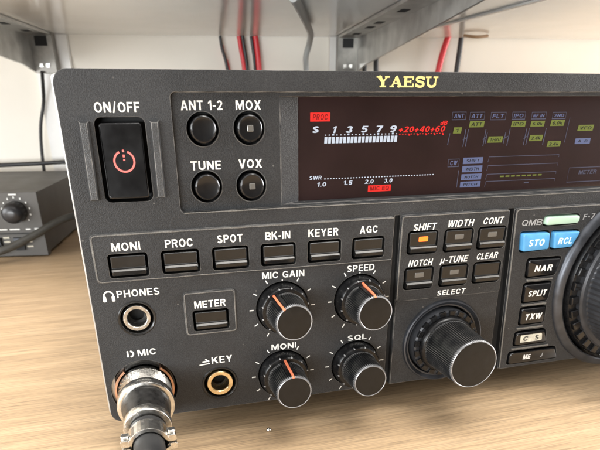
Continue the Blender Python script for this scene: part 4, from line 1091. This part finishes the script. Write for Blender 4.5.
# ================================================================ CAMERA
Ca, Cb, Cd = 17.427, 7.781, 193.43
cam_d = bpy.data.cameras.new('camera'); cam = bpy.data.objects.new('camera', cam_d); C.objects.link(cam)
ex, ey, ez = .454028502, -.280562239, -.00212489078
ca_, sa_ = math.cos(ex), math.sin(ex); cb_, sb_ = math.cos(ey), math.sin(ey); cc_, sc_ = math.cos(ez), math.sin(ez)
Rx = Matrix(((1, 0, 0), (0, ca_, -sa_), (0, sa_, ca_))); Ry = Matrix(((cb_, 0, sb_), (0, 1, 0), (-sb_, 0, cb_))); Rz = Matrix(((cc_, -sc_, 0), (sc_, cc_, 0), (0, 0, 1)))
M3 = Rx @ Ry @ Rz      # columns: panel right, panel down, into panel, in camera axes (x right, y down, z forward)
def row(i):            # camera axis i as a world vector
    return Vector((M3[i][0], M3[i][2], -M3[i][1]))
xr, yd, zf = row(0), row(1), row(2)
rot = Matrix((xr, -yd, -zf)).transposed()
cam.matrix_world = Matrix.Translation(W(Ca, Cb, Cd)) @ rot.to_4x4()
cam_d.sensor_fit = 'HORIZONTAL'; cam_d.sensor_width = 36
cam_d.lens = 555 / 600 * 36
cam_d.shift_x = 0; cam_d.shift_y = (368.88 - 225) / 600
cam_d.clip_start = .01; cam_d.clip_end = 50
cam_d.dof.use_dof = True; cam_d.dof.focus_distance = .205; cam_d.dof.aperture_fstop = 34
scene.camera = cam

# ================================================================ LIGHT
world = bpy.data.worlds.new('World'); scene.world = world; world.use_nodes = True
N, L = world.node_tree.nodes, world.node_tree.links
bg = N['Background']
tc = N.new('ShaderNodeTexCoord'); sx = N.new('ShaderNodeSeparateXYZ'); L.new(tc.outputs['Generated'], sx.inputs[0])
rp = N.new('ShaderNodeValToRGB'); mr = N.new('ShaderNodeMapRange'); mr.inputs['From Min'].default_value = -1; mr.inputs['From Max'].default_value = 1
L.new(sx.outputs['Z'], mr.inputs['Value']); L.new(mr.outputs['Result'], rp.inputs[0])
e = rp.color_ramp.elements
e[0].position = .3; e[0].color = (.10, .075, .05, 1); e[1].position = .95; e[1].color = (.62, .60, .58, 1)
q = e.new(.5); q.color = (.24, .20, .16, 1); q = e.new(.66); q.color = (.50, .46, .42, 1)
# the room is dimmer on the side where the photographer stands, and uneven all round
dt = N.new('ShaderNodeVectorMath'); dt.operation = 'DOT_PRODUCT'; dt.inputs[1].default_value = Vector((.16, -.95, -.05)).normalized()
nm = N.new('ShaderNodeVectorMath'); nm.operation = 'NORMALIZE'; L.new(tc.outputs['Generated'], nm.inputs[0]); L.new(nm.outputs[0], dt.inputs[0])
fr = N.new('ShaderNodeMapRange'); fr.interpolation_type = 'SMOOTHSTEP'; fr.inputs['From Min'].default_value = .60; fr.inputs['From Max'].default_value = .9
fr.inputs['To Min'].default_value = 1; fr.inputs['To Max'].default_value = .15
L.new(dt.outputs['Value'], fr.inputs['Value'])
nz = N.new('ShaderNodeTexNoise'); nz.inputs['Scale'].default_value = 4.5; nz.inputs['Detail'].default_value = 3; L.new(nm.outputs[0], nz.inputs['Vector'])
nr = N.new('ShaderNodeMapRange'); nr.inputs['From Min'].default_value = .35; nr.inputs['From Max'].default_value = .68; nr.inputs['To Min'].default_value = .3; nr.inputs['To Max'].default_value = 1.9
L.new(nz.outputs['Fac'], nr.inputs['Value'])
mm = N.new('ShaderNodeMath'); mm.operation = 'MULTIPLY'; L.new(fr.outputs['Result'], mm.inputs[0]); L.new(nr.outputs['Result'], mm.inputs[1])
m3 = N.new('ShaderNodeMath'); m3.operation = 'MULTIPLY'; m3.inputs[1].default_value = 2.0; L.new(mm.outputs[0], m3.inputs[0])
L.new(rp.outputs[0], bg.inputs['Color']); L.new(m3.outputs[0], bg.inputs['Strength'])

def area(name, loc, target, sx_, sy_, power, col):
    l = bpy.data.lights.new(name, 'AREA'); l.shape = 'RECTANGLE'; l.size = sx_; l.size_y = sy_; l.energy = power; l.color = col
    o = bpy.data.objects.new(name, l); C.objects.link(o); o.location = loc
    o.rotation_euler = (Vector(target) - Vector(loc)).to_track_quat('-Z', 'Y').to_euler()
    return o
area('window_light', (-1.5, -.2, .45), (.1, .3, .12), 1.3, .8, 25, (.95, .98, 1.0))
area('ceiling_light', (.2, .05, 1.3), (.15, 0, 0), 1.2, .6, 22, (1.0, .97, .93))
area('right_fill_light', (1.5, .05, .3), (.2, .5, .16), 1.0, .6, 40, (.97, .98, 1.0))  # added fill from the right, unseen, to brighten wall and shelf underside
area('low_fill_light', (-.8, -1.4, .10), (.1, .4, .18), 1.1, .2, 22, (.95, .98, 1.0))  # added fill near desk height, unseen, lifting the wall and shelf

scene.view_settings.view_transform = 'Standard'; scene.view_settings.look = 'None'
scene.view_settings.exposure = .22; scene.view_settings.gamma = 1
scene.render.engine = 'CYCLES'
scene.cycles.max_bounces = 8
scene.render.resolution_x = 1024; scene.render.resolution_y = 768
